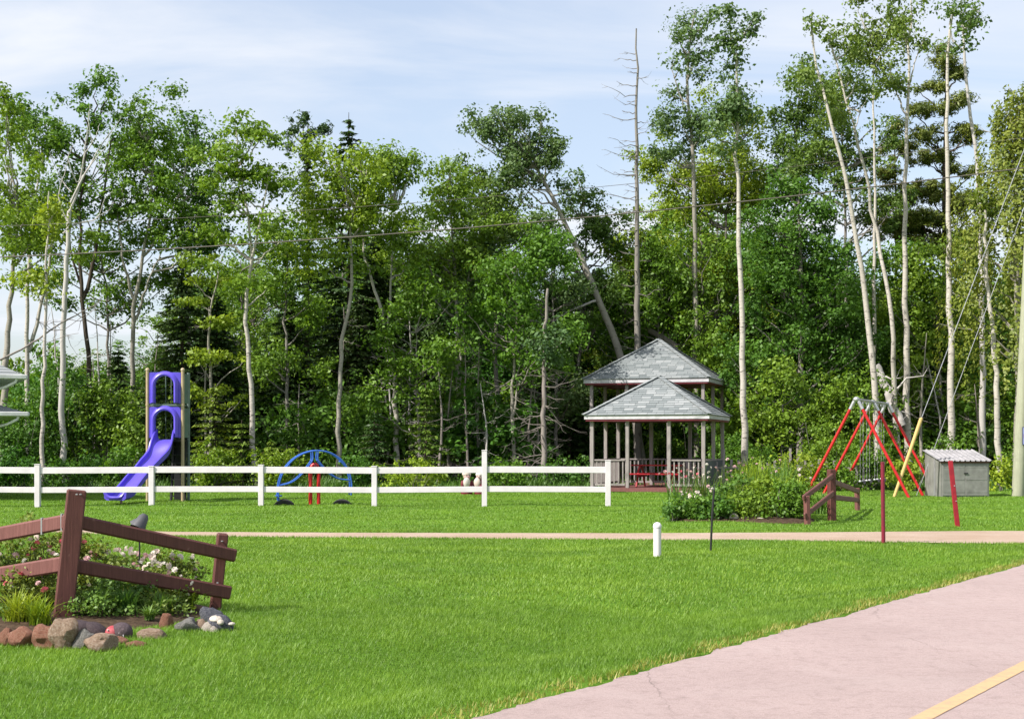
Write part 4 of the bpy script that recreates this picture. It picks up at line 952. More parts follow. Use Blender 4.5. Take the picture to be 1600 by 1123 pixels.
T_('broadleaf_tree', 'deep green rounded tree between the slide and the layered maple', 61, [(300, 770), (295, 560), (300, 400), (302, 260)], [(302, 285, 62, 80), (300, 210, 26, 34, .8), (320, 380, 50, 50, .8)], 'leaf_deep', 'greybark', .13, .03)
T_('maple_tree', 'bright layered maple with one pale trunk next to the slide', 53, [(397, 768), (394, 620), (384, 480), (392, 380), (372, 260)], [(360, 265, 58, 72), (385, 200, 36, 30, .8), (420, 290, 45, 60, .9), (335, 420, 34, 12, 1.4), (395, 445, 42, 14, 1.2), (340, 365, 45, 16, 1.2), (410, 375, 45, 18, 1)], 'leaf_bright', 'birch', .13, .04, flat=.45, forks=[([(390, 420), (408, 350), (425, 270)], .06)])
conifer('pine_tree', 'thin dark spruce with a tufted ragged top poking above the maples', 63, 481, 195, 26, sparse=.7, low=.55, r0=.15, spray=.3)
T_('pine_tree', 'dark tufted conifer crown above the bright maples', 64, [(470, 770), (478, 500), (480, 300), (474, 200)], [(474, 182, 16, 12, .6), (462, 205, 14, 12, .6), (488, 208, 16, 10, .6), (450, 225, 10, 16, .6), (500, 198, 8, 8, .7), (476, 240, 14, 10, .4), (482, 290, 26, 18, .4)], 'needle', 'darkbark', .14, .04, clump=.30, per=90, leaf=.19, aspect=.28)
conifer('spruce_tree', 'pointed spruce tip rising above the middle maple', 64, 545, 176, 150, r0=.13, low=.3, sparse=.62, spray=.26, tip=.06)
T_('maple_tree', 'bright maple whose crown hides the spruce behind a bent white stem', 55, [(531, 768), (531, 620), (533, 550), (548, 450), (546, 350), (540, 280)], [(540, 275, 62, 55), (500, 320, 48, 40, .8), (580, 330, 58, 55), (500, 395, 50, 26, .8)], 'leaf_bright', 'aspen', .12, .05, forks=[([(546, 352), (566, 300), (575, 260)], .05)])
T_('birch_tree', 'pale leaning birch trunk with a forked green crown behind the fence', 57, [(622, 768), (619, 690), (612, 560), (592, 470), (570, 395), (565, 360)], [(610, 275, 46, 58), (635, 265, 22, 38, .8), (610, 380, 60, 60)], 'leaf_maple', 'birch', .14, .05, forks=[([(606, 530), (612, 440), (616, 330)], .06)], dead=8, dead_z=(3, 6))
T_('broadleaf_tree', 'mid green tree with twin grey stems behind the fence middle', 59, [(717, 770), (716, 620), (714, 480), (706, 370), (700, 300)], [(690, 330, 62, 72), (735, 390, 70, 70), (665, 420, 55, 55), (715, 285, 30, 30, .8)], 'leaf_maple', 'aspen', .14, .04, dead=14, dead_z=(1, 5), forks=[([(716, 640), (724, 500), (740, 380)], .08)])
T_('poplar_tree', 'greyish spiky-topped poplar between the leaning poplar and the middle maples', 62, [(780, 770), (775, 560), (768, 380), (740, 270)], [(740, 310, 70, 48), (800, 350, 70, 60), (715, 270, 18, 26, .7), (760, 270, 22, 24, .8)], 'leaf_birch', 'greybark', .14, .03)
T_('maple_tree', 'leafy green tree filling the wood behind the tall fence post', 56, [(806, 768), (800, 620), (806, 480), (800, 420)], [(800, 450, 62, 60), (760, 500, 55, 50), (850, 400, 50, 55), (840, 520, 55, 50), (860, 560, 45, 30)], 'leaf_maple', 'aspen', .10, .03, dead=22, dead_z=(.8, 4.5), forks=[([(802, 660), (812, 560), (822, 470)], .05)])
T_('dead_spruce', 'grey-barked stem with many bare lower twigs between tall fence post and gazebo', 54, [(851, 768), (850, 640), (851, 560), (856, 450)], [(855, 535, 45, 30, .7)], 'leaf_grey', 'snag', .13, .08, dead=46, dead_z=(.5, 4.6), dead_len=1.1)
T_('poplar_tree', 'big leaning poplar over the gazebos with a windswept crown', 61.5, [(1008, 768), (992, 660), (968, 550), (930, 455), (893, 370), (866, 315), (838, 262)], [(775, 205, 50, 32, 1.2), (815, 225, 45, 40, 1.2), (862, 230, 32, 45, 1.1), (842, 190, 14, 22, .9), (820, 278, 60, 28, .9), (880, 300, 30, 20, .6), (752, 190, 28, 16, .9)], 'leaf_grey', 'aspen', .24, .10, limbs=.35)
T_('broadleaf_tree', 'low leafy tree between leaning poplar and dead snag', 64, [(905, 770), (905, 560), (915, 400), (912, 320)], [(915, 350, 42, 52), (955, 370, 36, 40, .8), (900, 290, 20, 16, .7), (940, 470, 60, 70)], 'leaf_birch', 'greybark', .13, .03)
# snag
r_ = thing('dead_spruce', (X(996, 58.5), 61, 0), 'tall bare dead spruce spike with short dry branches against the sky', 'tree'); tb = Tubes(); rr_ = np.random.default_rng(9); d_ = 61.0; r_.location.x = X(996, d_); bx_ = X(996, d_)
hs_ = Z(45, d_); tk = wobble([(0, 0, -.2), (0, .1, hs_ * .5), (-.05, 0, hs_)], 24, .03, rr_); tb.add(tk, .19, .03, 9)
for py in list(range(90, 330, 9)) + list(range(330, 560, 16)):
    s = -1 if rr_.random() < .72 else 1; z = Z(py + rr_.integers(-6, 7), d_); L = (.25 + 1.1 * rr_.random() ** 1.6) * (1.2 if py > 120 else .6) * (1 if s < 0 else .55)
    a = np.array([np.interp(z, tk[:, 2], tk[:, 0]), 0, z]); e = a + np.array([s * L, L * rr_.normal(0, .6), .16 * L]); P = limb(rr_, a, e, 6, .12); tb.add(P, .022, .006, 4)
    for _ in range(4):
        q = P[rr_.integers(2, 6)]; tb.add(limb(rr_, q, q + np.array([s * .3, rr_.normal(0, .2), rr_.normal(-.02, .12)]) * rr_.random() * 1.2, 3), .009, .004, 3)
tb.build('trunk', M['greybark'], r_)
T_('birch_tree', 'tall birch behind the gazebos with an airy two-part crown', 62.5, [(1091, 768), (1089, 600), (1087, 420), (1082, 240), (1074, 110), (1085, 20)], [(1080, 200, 36, 48), (1052, 235, 34, 30, .8), (1048, 190, 22, 20, .6), (1062, 120, 18, 44, .6), (1095, 45, 24, 34, .7), (1078, 20, 26, 18, .6), (1080, 85, 24, 36, .7), (1055, 60, 14, 20, .5), (1104, 120, 16, 30, .6)], 'leaf_grey', 'aspen', .19, .05, forks=[([(1080, 200), (1060, 150), (1048, 110)], .05)])
T_('birch_tree', 'straight pale birch standing between gazebo and daylily bed', 52.5, [(1163, 768), (1161, 640), (1157, 460), (1151, 230), (1152, 120), (1140, 30)], [(1150, 150, 26, 46, 1.2), (1126, 182, 32, 28, 1), (1166, 185, 20, 26, .8), (1150, 95, 18, 30, .7), (1162, 48, 26, 24, .7), (1134, 62, 20, 34, .6), (1178, 34, 12, 10, .7), (1130, 22, 16, 18, .6), (1145, 225, 36, 16, .7)], 'leaf_grey', 'birch', .15, .045)
T_('maple_tree', 'sunlit bright maple filling in behind the two straight birches', 66, [(1130, 770), (1128, 500), (1140, 300), (1150, 200)], [(1150, 230, 56, 80), (1110, 290, 60, 60), (1180, 300, 45, 60), (1060, 330, 60, 70), (1020, 260, 36, 50, .8)], 'leaf_bright', 'greybark', .16, .03)
T_('maple_tree', 'young bright maple beside the dead snag behind the gazebos', 63.5, [(1030, 770), (1030, 600), (1028, 470)], [(1015, 420, 62, 75), (960, 480, 50, 60), (1050, 480, 60, 60)], 'leaf_maple', 'greybark', .10, .03, dead=12, dead_z=(2, 6))
T_('maple_tree', 'broad dense deep green maple between gazebo and swing set', 58, [(1250, 768), (1250, 640), (1252, 500), (1248, 320)], [(1240, 500, 80, 110, 1.3), (1290, 420, 66, 90, 1.2), (1210, 400, 60, 80, 1.2), (1240, 310, 55, 60), (1290, 600, 60, 70, 1.2), (1190, 580, 55, 60, 1.2), (1330, 520, 50, 70)], 'leaf_deep', 'greybark', .2, .05)
T_('aspen_tree', 'olive aspen crown rising over the dense dark maple', 64, [(1235, 770), (1240, 500), (1245, 300), (1250, 120)], [(1240, 190, 40, 56, .9), (1265, 120, 26, 40, .7), (1215, 270, 42, 40), (1280, 230, 40, 60, .8)], 'leaf_birch', 'greybark', .15, .03)
T_('birch_tree', 'pale leaning birch rising behind the red swing top bar', 53, [(1372, 768), (1370, 660), (1352, 460), (1325, 310), (1296, 190), (1276, 90), (1268, 30)], [(1270, 60, 16, 36, .6), (1285, 150, 26, 30, .5), (1262, 110, 18, 24, .5)], 'leaf_birch', 'birch', .16, .04)
T_('birch_tree', 'slim bowed birch beside the leaning birch at the swings', 54.5, [(1406, 768), (1402, 640), (1390, 500), (1366, 330), (1340, 230), (1318, 150), (1298, 60)], [(1300, 50, 22, 40, .6), (1330, 130, 36, 26, .7), (1310, 190, 30, 26, .6), (1345, 60, 30, 30, .6)], 'leaf_birch', 'birch', .13, .035, forks=[([(1334, 210), (1352, 160), (1362, 140)], .03)])
T_('aspen_tree', 'straight pale aspen with drooping leaf tufts between the birches', 58, [(1366, 770), (1364, 500), (1365, 250), (1366, 70)], [(1372, 45, 36, 50, .8), (1350, 80, 30, 20, .9), (1385, 110, 26, 16, .8), (1340, 20, 30, 26, .7), (1395, 30, 26, 30, .7)], 'leaf_birch', 'birch', .12, .03)
T_('aspen_tree', 'tall aspen with crooked dark upper limbs between tufted aspen and white pine', 56, [(1420, 768), (1416, 600), (1414, 400), (1416, 200), (1418, 100), (1424, 0)], [(1415, 30, 30, 40, .7), (1440, 70, 18, 20, .6), (1398, 90, 22, 18, .7), (1410, 140, 18, 12, .6), (1382, 125, 16, 12, .7)], 'leaf_birch', 'birch', .17, .04, forks=[([(1416, 160), (1432, 85), (1446, 55)], .04), ([(1414, 180), (1400, 130), (1386, 100)], .04)])
T_('birch_tree', 'straight birch trunk between yellow guard and shed roof', 52, [(1484, 768), (1484, 640), (1486, 400), (1483, 150), (1484, 70), (1492, 10)], [(1490, 20, 20, 26, .5), (1500, 60, 14, 16, .4)], 'leaf_birch', 'birch', .165, .06)
T_('birch_tree', 'white birch curving across the sky beside the white pine', 57, [(1535, 770), (1532, 500), (1524, 240), (1510, 130), (1503, 0)], [(1505, 12, 24, 22, .6), (1520, 30, 12, 16, .5)], 'leaf_birch', 'deadwhite', .16, .06, forks=[([(1507, 80), (1492, 62), (1484, 20)], .05), ([(1506, 50), (1525, 25), (1533, 0)], .03)])
T_('pine_tree', 'white pine with flat tiers of olive needles behind the birches', 63, [(1478, 770), (1478, 500), (1476, 250), (1478, 80)], [(1480, 95, 20, 24, 1), (1450, 135, 20, 9, 1.3), (1500, 120, 14, 10, 1.2), (1445, 170, 30, 11, 1.3), (1505, 165, 26, 12, 1.2), (1450, 212, 34, 12, 1.2), (1510, 210, 26, 12, 1.1), (1460, 245, 38, 12, 1.2), (1500, 265, 30, 13, 1.1), (1455, 300, 45, 16, 1.2), (1510, 320, 40, 20, 1.1), (1440, 350, 50, 24, 1.1), (1490, 390, 50, 30, 1.1)], 'needle_pine', 'darkbark', .2, .05, clump=.34, per=150, leaf=.19, aspect=.26, flat=.6, limbs=.3)
T_('pine_tree', 'smaller olive pine tucked between two aspen trunks', 65, [(1400, 770), (1402, 450), (1400, 200)], [(1399, 200, 12, 12, 1), (1402, 235, 26, 14, 1.2), (1392, 270, 22, 16, 1.1), (1410, 300, 34, 22, 1.1), (1395, 350, 40, 30, 1)], 'needle_pine', 'darkbark', .14, .03, clump=.34, per=150, leaf=.19, aspect=.26)
T_('maple_tree', 'leafy green tree behind the swing set and guy guard', 60, [(1440, 770), (1440, 600), (1445, 430)], [(1400, 440, 55, 60), (1440, 500, 60, 60), (1460, 580, 50, 60), (1395, 560, 36, 60), (1520, 560, 40, 60)], 'leaf_maple', 'greybark', .12, .03, dead=16, dead_z=(1, 5))
T_('birch_tree', 'curved pale trunk beside the shed under weeping foliage', 50.5, [(1566, 768), (1560, 690), (1553, 540), (1545, 440), (1538, 330)], [(1545, 330, 14, 30, .5)], 'leaf_willow', 'birch', .14, .07)
# weeping tree at the right edge: hanging strands
SEED[0] += 1; r = np.random.default_rng(77); d_ = 51.0; bx_ = X(1600, d_); k_ = d_ / F
wp = thing('weeping_birch', (bx_, d_ + .6, 0), 'olive weeping birch with hanging foliage behind the utility pole', 'tree'); tb = Tubes(); tk = wobble([(0, 0, -.2), (.1, 0, 5), (-.1, 0, 10), (0, 0, 14.2)], 16, .05, r); tb.add(tk, .2, .03, 9)
C, N, v = [], [], []
for i in range(430):
    f = r.random() ** .8; zt_ = 4.6 + 9.9 * f; wmax = (2.35 * (1 - max(0, f - .45) / .55) ** .7 + .35); an = r.random() * 6.28; rad = wmax * r.random() ** .45 * (.8 + .4 * r.random())
    hx, hy = rad * np.cos(an), rad * np.sin(an); L = .8 + 2.0 * r.random(); m = int(L * 26); t = r.random(m)
    P = np.stack([hx + .12 * np.sin(3 * t + i) * t + r.normal(0, .10, m), hy + r.normal(0, .10, m), zt_ + .35 - L * t + r.normal(0, .04, m)], 1); P = P[P[:, 2] > 1.2]; m = len(P)
    C.append(P); N.append(np.tile([hx, hy, .8], (m, 1)) + r.normal(0, .8, (m, 3))); v.append(np.clip(.25 + .5 * r.random() + .35 * r.normal(0, .6, m), 0, 1))
    if i % 7 == 0:
        j = np.argmin(np.abs(tk[:, 2] - zt_ + .5 * rad)); tb.add(limb(r, tk[j], (hx, hy, zt_ + .3), 6, -.15), .04, .008, 4)
V, Q = leaf_quads(np.concatenate(C), np.concatenate(N), .15, .55, r); tb.build('trunk', M['aspen'], wp); npmesh('crown', V, Q, M['leaf_willow'], wp, np.concatenate(v))
# fallen dead trunks leaning through the wood
def fallen(label, pts, d, r0, r1, nb, m='snag'):
    SEED[0] += 1; r = np.random.default_rng(SEED[0]); b = Vector((X(pts[0][0], d), d, 0)); root = thing('fallen_trunk', b, label, 'dead trunk'); tb = Tubes()
    P = wobble([np.array([X(px, d) - b.x, y, max(.1, Z(py, d))]) for px, py, y in pts], 20, .03, r); tb.add(P, r0, r1, 8)
    for _ in range(nb):
        i = r.integers(6, 20); e = P[i] + np.array([r.normal(0, .9), r.normal(0, .5), r.normal(.1, .7)]); q = limb(r, P[i], e, 5); tb.add(q, r0 * .3, .007, 4)
        for _k in range(2): tb.add(limb(r, q[3], q[3] + r.normal(0, .45, 3), 4), .012, .004, 3)
    tb.build('trunk', M[m], root)
fallen('grey fallen trunk slanting behind both gazebo roofs', [(1185, 696, 0), (1120, 610, .2), (1050, 535, .4), (1000, 505, .5), (930, 440, .6), (815, 375, .8)], 63.2, .20, .07, 14)
fallen('bleached broken trunk propped behind the red swing set', [(1408, 665, 0), (1388, 610, .2), (1372, 570, .3)], 55.5, .2, .15, 4, 'deadwhite')
fallen('long crooked bare branch reaching out under the leaning poplar', [(930, 470, 0), (900, 482, -.2), (868, 500, -.3), (845, 525, -.3)], 61.2, .05, .02, 7, 'deadwhite')
fallen('long thin bough slanting up above the cottage roof', [(-30, 575, 0), (30, 545, .2), (90, 505, .3), (150, 470, .4)], 50.0, .045, .015, 6)


T_('maple_tree', 'loose leafy tree wrapped around the bleached dead tree', 60, [(165, 770), (168, 560), (160, 420), (120, 300)], [(90, 320, 55, 60, .8), (55, 425, 50, 22, .9), (165, 400, 60, 36, .8), (200, 230, 50, 50, .8), (240, 440, 50, 30, 1), (30, 340, 50, 50, .7), (190, 475, 50, 26, .8), (110, 470, 40, 22, .6), (225, 370, 46, 30, .7)], 'leaf_maple', 'greybark', .10, .02, limbs=.16)
T_('maple_tree', 'layered bright sapling maple in front of the dark spruces', 54.5, [(326, 770), (328, 620), (332, 480), (350, 400)], [(335, 432, 40, 10, 1.4), (318, 470, 34, 10, 1.2), (345, 505, 40, 12, 1.2), (318, 560, 40, 14, 1.1), (365, 560, 34, 14, 1.1), (300, 610, 34, 14, 1.1), (350, 620, 40, 16, 1.1), (300, 400, 40, 20, .8)], 'leaf_bright', 'aspen', .09, .03, flat=.4, limbs=.35)
T_('maple_tree', 'green maple filling the gap between layered maple and bent white stem', 58, [(446, 770), (450, 600), (446, 450), (450, 370)], [(450, 370, 50, 56), (430, 450, 52, 40, .9), (480, 500, 46, 50, .8), (430, 560, 46, 40, .8), (500, 590, 40, 36, .7)], 'leaf_maple', 'greybark', .11, .03)
T_('maple_tree', 'low leafy tree around the foot of the leaning birch', 55.5, [(655, 770), (652, 640), (650, 520)], [(650, 470, 48, 50), (600, 530, 34, 50, .7), (690, 540, 40, 40, .8), (640, 590, 50, 46, .8), (570, 620, 40, 40, .8)], 'leaf_maple', 'greybark', .08, .02, dead=10, dead_z=(.6, 3))
T_('aspen_tree', 'loose olive aspen filling the sky between the leaning birches', 62, [(1325, 770), (1322, 500), (1318, 300), (1312, 150)], [(1300, 160, 42, 60, .9), (1330, 250, 50, 60, .9), (1265, 260, 40, 60, .9), (1370, 320, 46, 50, .8), (1345, 110, 36, 40, .7), (1385, 210, 30, 30, .6), (1255, 130, 26, 40, .6)], 'leaf_birch', 'greybark', .13, .03, limbs=.35)
T_('maple_tree', 'bright leafy tree behind aspens and guy wires', 59, [(1478, 770), (1470, 620), (1465, 470)], [(1430, 430, 46, 50), (1500, 470, 46, 56), (1450, 530, 50, 50), (1515, 400, 40, 46), (1385, 480, 36, 46), (1420, 620, 50, 50, .9), (1500, 620, 50, 50, .9)], 'leaf_maple', 'greybark', .11, .03)
T_('maple_tree', 'sunlit leafy tree framed by the upper gazebo roof and straight birches', 64, [(1120, 770), (1120, 620), (1118, 500)], [(1120, 430, 60, 60), (1130, 560, 56, 60), (1080, 600, 50, 50), (1180, 480, 46, 60), (960, 590, 46, 50, .9), (980, 400, 46, 46)], 'leaf_bright', 'greybark', .12, .03)
T_('maple_tree', 'leafy sapling maple at the foot of the dense dark maple', 55, [(1222, 770), (1222, 680), (1225, 600)], [(1225, 600, 46, 36), (1200, 660, 50, 36), (1270, 650, 50, 40), (1310, 620, 40, 44)], 'leaf_maple', 'greybark', .07, .02)
T_('poplar_tree', 'grey-green poplar filling in below the leaning poplar crown', 60, [(870, 770), (868, 560), (860, 400)], [(845, 380, 50, 50), (885, 440, 46, 50), (770, 420, 50, 50), (730, 480, 46, 50), (890, 620, 40, 50, .8)], 'leaf_grey', 'greybark', .11, .03)

# conifers and young trees of the wood's edge
conifer('spruce_tree', 'dark spruce directly behind the purple slide tower', 58.5, 285, 400, 100, r0=.16, low=.05)
conifer('spruce_tree', 'dark spruce between slide tower and pale maple trunk', 59.5, 338, 460, 90, r0=.14, low=.05)
conifer('spruce_tree', 'short dark spruce in shade between birch trunk and slide tower', 56, 185, 540, 66, r0=.12, low=.04)
conifer('spruce_tree', 'tall dark spruce behind the blue seesaw', 61, 455, 450, 100, r0=.16, low=.05)
conifer('spruce_tree', 'drooping dark spruce between seesaw and leaning birch', 61, 560, 470, 80, r0=.14, low=.05)
conifer('spruce_tree', 'shaded spruce behind the leaning birch trunk', 61, 655, 500, 70, r0=.13, low=.05)
conifer('spruce_tree', 'dark spruce filling the shade between bare-twigged stem and gazebo', 62, 890, 540, 70, r0=.13, low=.04)
conifer('spruce_tree', 'shaded spruce seen through the gazebo posts', 64.5, 1030, 560, 70, r0=.13, low=.04)
conifer('young_spruce', 'young light green spruce at the foot of the layered maple trunk', 50, 378, 655, 48, leafm='needle_young', r0=.06, low=.03, spray=.17)
conifer('young_spruce', 'young light green spruce between layered maple trunk and seesaw', 51, 425, 690, 44, leafm='needle_young', r0=.05, low=.03, spray=.17)
conifer('young_spruce', 'young spruce with long bright boughs behind slide stair', 52, 335, 600, 60, leafm='needle_young', r0=.07, low=.04, spray=.18)
conifer('young_spruce', 'young dark green spruce between seesaw and lime yellow bush', 52, 585, 640, 50, leafm='needle', r0=.06, low=.03, spray=.17)
conifer('young_spruce', 'small feathery light spruce behind the lime yellow bush', 53, 665, 600, 46, leafm='needle_young', r0=.06, low=.04, spray=.17)
for a in [('slim young maple with layered bright leaves between cottage and slide', 165, 53, 100, 560, 'leaf_maple', 1.1), ('leafy sapling thicket beside the birch trunk and cottage', 100, 53, 110, 545, 'leaf_deep', 1.1), ('dark leafy thicket under the cottage eaves', 25, 52, 110, 610, 'leaf_deep', 1.2), ('bright maple sapling touching the slide tower', 205, 51.5, 46, 620, 'leaf_maple', 1.0), ('leafy thicket behind the swing chains', 1360, 54, 110, 590, 'leaf_maple', .8)]:
    shrub('sapling', a[0], a[1], a[2], a[3], a[4], a[5], a[6], .13, .4, 55, cat='sapling')
for lab, px, d, wpx, top, lm in [
    ('low dark bush under the white fence near the cottage', 20, 49, 90, 700, 'leaf_deep'), ('low leafy bush between cottage and slide chute', 120, 49, 110, 705, 'leaf_deep'), ('small green bush beside the slide chute', 190, 49, 60, 700, 'leaf_maple'),
    ('spreading bright bush between slide and seesaw', 330, 49.5, 90, 690, 'leaf_bright'), ('light green bush behind the lower end of the seesaw', 430, 49, 70, 700, 'leaf_bright'), ('dark low bush behind the raised end of the seesaw', 565, 51, 60, 705, 'leaf_deep'),
    ('lime yellow bush behind the white fence', 650, 48, 104, 722, 'leaf_lime'), ('weedy green bush between the two ornaments and the gazebo', 800, 50, 80, 712, 'leaf_maple'), ('shaded bush beside the gazebo railing and fence end', 880, 52, 80, 715, 'leaf_deep'),
    ('bush behind the gazebo corner boards', 1150, 54, 80, 670, 'leaf_maple'), ('leafy bush at the foot of the straight birch', 1190, 53, 80, 690, 'leaf_maple'), ('tall weedy bush behind the daylily bed', 1240, 48.3, 90, 712, 'leaf_bright'), ('weedy bush hiding the picket fence near the straight birch', 1185, 48.2, 80, 716, 'leaf_maple'), ('weedy bush hiding the picket fence near the faded corner fence', 1300, 48.2, 70, 718, 'leaf_maple'), ('big loose bush beside the swing legs and faded fence', 1295, 51, 110, 670, 'leaf_maple'),
    ('low bush behind the swing seats', 1355, 50, 90, 690, 'leaf_maple'), ('bright weeds between swing and shed', 1420, 49, 60, 700, 'leaf_bright'), ('dark bush behind the shed roof', 1490, 50, 90, 690, 'leaf_maple'), ('yellow-green bush between shed and utility pole', 1562, 48, 40, 722, 'leaf_lime'), ('leafy bush behind the utility pole', 1610, 50, 90, 680, 'leaf_maple')]:
    shrub('bush', lab, px, d, wpx, top, lm)

# the deeper wood: a few models copied
DEEP = 'trees standing deep in the wood'
lab_b = 'leafy tree standing deep in the shade of the wood'; lab_c = 'dark spruce standing deep in the shade of the wood'; lab_u = 'shaded understorey bush inside the wood'
src = [T_('broadleaf_tree', lab_b, 70, [(800, 770), (796, 560), (800, 330)], [(800, 420, 90, 110, 1.1), (770, 540, 70, 70), (840, 560, 70, 70)], lm, 'greybark', .16, .04, per=44, leaf=.19, clump=.6, group=DEEP) for lm in ('leaf_maple', 'leaf_deep', 'leaf_deep')]
srcc = [conifer('spruce_tree', lab_c, 70, 800 + 40 * i, 380, 95, r0=.16, group=DEEP, low=.04, spray=.32) for i in range(2)]
srcu = [shrub('understorey_bush', lab_u, 800 + 30 * i, 63, 120, 640, lm, 1.1, .17, .42, 48, DEEP) for i, lm in enumerate(('leaf_deep', 'leaf_maple'))]
skyl = [(-200, 560), (0, 560), (200, 555), (250, 480), (300, 360), (400, 400), (450, 440), (520, 360), (600, 330), (700, 340), (780, 360), (860, 390), (930, 400), (980, 400), (1040, 330), (1100, 300), (1200, 330), (1300, 360), (1400, 420), (1500, 430), (1600, 380), (1800, 350)]
rr_ = np.random.default_rng(21); used = set()
for row, (d, step) in enumerate(((66, 66), (73, 60), (82, 58))):
    for px in range(-140, 1760, step):
        q = px + rr_.integers(-18, 19); dd = d + rr_.normal(0, 1.5); tp = np.interp(q, [a for a, b in skyl], [b for a, b in skyl]) + rr_.integers(0, 70)
        con = rr_.random() < .38; s = (srcc if con else src)[rr_.integers(0, 2 if con else 3)]; h0 = Z(380 if con else 310, 70)
        sz = Z(tp, dd) / h0; sxy = min(1.15, max(.75, sz)) * (.9 + .25 * rr_.random()); xx = X(q, dd)
        if s.name not in used: used.add(s.name); s.location = (xx, dd, 0); s.scale = (sxy, sxy, sz)
        else: copy_tree(s, xx, dd, (sxy, sz), rr_.random() * 6.28)
for row, (d, step) in enumerate(((59.5, 62), (64, 60), (70, 64), (78, 60))):
    for px in range(-120, 1740, step):
        q = px + rr_.integers(-20, 21); dd = d + rr_.normal(0, 1.2); xx = X(q, dd)
        if abs(xx - 5.9) < 4 and dd < 61.5: continue
        s = srcu[rr_.integers(0, 2)]; k = .8 + .7 * rr_.random()
        if s.name not in used: used.add(s.name); s.location = (xx, dd, 0)
        else: copy_tree(s, xx, dd, (k, k * (.8 + .5 * rr_.random())), rr_.random() * 6.28)
# thin bare stems among the shade
SEED[0] += 1; rs = np.random.default_rng(44)
for i, (px, d, top) in enumerate([(683, 55, 560), (700, 57, 545), (655, 58, 600), (733, 56, 520), (748, 57, 530), (757, 55.5, 600), (822, 57, 560), (838, 58, 590), (640, 60, 470), (545, 58, 480), (322, 57, 480), (160, 56, 470), (150, 55, 560), (176, 57, 500), (1010, 66, 470), (1050, 66, 480), (1440, 57, 520), (1462, 58, 560), (1530, 57, 600), (1300, 59, 560), (90, 58, 480), (240, 60, 520), (470, 57, 600), (600, 58, 520), (1205, 60, 520)]):
    bx = X(px, d); root = thing('bare_stem', (bx, d, 0), 'thin bare grey stem with dry twigs standing in the shaded wood', 'stem', 0, 'bare stems in the wood'); tb = Tubes(); h = Z(top, d)
    tk = wobble([(0, 0, -.2), (rs.normal(0, .12), 0, h * .5), (rs.normal(0, .25), 0, h)], 12, .02, rs); tb.add(tk, .055 + .03 * rs.random(), .015, 6); bare_branches(rs, tb, tk, .4, h * .95, 16, .9, .012, .0, 3)
    tb.build('trunk', M[('snag', 'aspen', 'deadwhite')[i % 3]], root)

# ------------------------------------------------------------------ flower beds
def flower_mesh(m, r_, petals=7, layers=3):
    V, Fc = [], []
    for l in range(layers):
        rad = r_ * (1 - .28 * l); z = .25 * r_ * l
        for p in range(petals):
            a = 2 * math.pi * (p + .5 * l) / petals; w_ = math.pi / petals * 1.05; o = len(V)
            V += [(.12 * rad * math.cos(a), .12 * rad * math.sin(a), z), (.75 * rad * math.cos(a - w_), .75 * rad * math.sin(a - w_), z + .22 * rad * (1 + .7 * l)), (rad * math.cos(a), rad * math.sin(a), z + .3 * rad * (1 + .9 * l)), (.75 * rad * math.cos(a + w_), .75 * rad * math.sin(a + w_), z + .22 * rad * (1 + .7 * l))]
            Fc.append((o, o + 1, o + 2, o + 3))
    me = bpy.data.meshes.new('flower'); me.from_pydata(V, [], Fc); me.materials.append(M[m]); return me
FM = {(c, s): flower_mesh(c, s) for c in ('pink', 'pale', 'blush') for s in (.034, .024, .04, .06)}
def flowers(root, r, pts, kinds, size):
    for p in pts:
        o = link(bpy.data.objects.new('flower', FM[(kinds[r.integers(0, len(kinds))], size)]), root); o.location = p; k = .7 + .6 * r.random(); o.scale = (k, k, k); o.rotation_euler = (R(r.normal(25, 25)), R(r.normal(-10, 25)), r.random() * 6.28)
def rose(label, px, d, wpx, top, kinds, nf, leafm='leaf_rose', fs=.034, dens=1.0, depth=.8):
    SEED[0] += 1; r = np.random.default_rng(SEED[0]); bx = X(px, d); k = d / F; z0 = .07; ht = Z(top, d) - z0; wd = wpx * k / 2
    root = thing('rose_bush', (bx, d, z0), label, 'rose bush'); tb = Tubes()
    n = int(75 * dens * wd * ht / .04); cl = crown_clumps(r, (0, 0, ht * .5), (wd * .95, wd * depth, ht * .48), n // 4); cl[:, 2] = np.maximum(cl[:, 2], .05)
    V, Q, v = clump_leaves(r, cl, .085, 30, .036, .9, .65, .5, .8); V[:, 2] = np.maximum(V[:, 2], -.02)
    for q in cl[r.random(len(cl)) < .25]: tb.add(limb(r, (q[0] * .15, q[1] * .15, -.05), q, 5), .007, .003, 4)
    tb.build('stem', M['darkbark'], root); npmesh('foliage', V, Q, M[leafm], root, v)
    u = rand_dirs(r, 400); u = u[(u[:, 2] > -.1) & (u[:, 1] < .35)][:nf]; flowers(root, r, np.array([0, 0, ht * .5]) + u * np.array([wd, wd * depth, ht * .52]) * (.9 + .15 * r.random((len(u), 1))), kinds, fs)
rose('tall rose bush with coral pink blooms behind the lit brown rails', 40, 13.2, 130, 826, ('pink', 'blush', 'pale'), 30)
rose('rose bush with pink blooms crowded against the leaning post', 112, 13.5, 92, 822, ('pink', 'blush'), 18)
rose('dark leafy rose bush with few blooms under the lower lit rail', 66, 12.85, 110, 885, ('blush', 'pink'), 12)
rose('white rose bush in bloom between leaning post and garden floodlight', 188, 13.55, 100, 856, ('pale', 'pale', 'blush'), 32)
rose('white rose bush in bloom between garden floodlight and short post', 262, 13.7, 100, 858, ('pale', 'blush'), 32)
rose('bushy green rose filling the bed behind the white paint chip', 225, 13.3, 130, 878, ('pale',), 12, 'leaf_rose')
rose('sprawling rose bush between leaning post and floodlight', 150, 13.3, 90, 866, ('pale', 'blush'), 10)
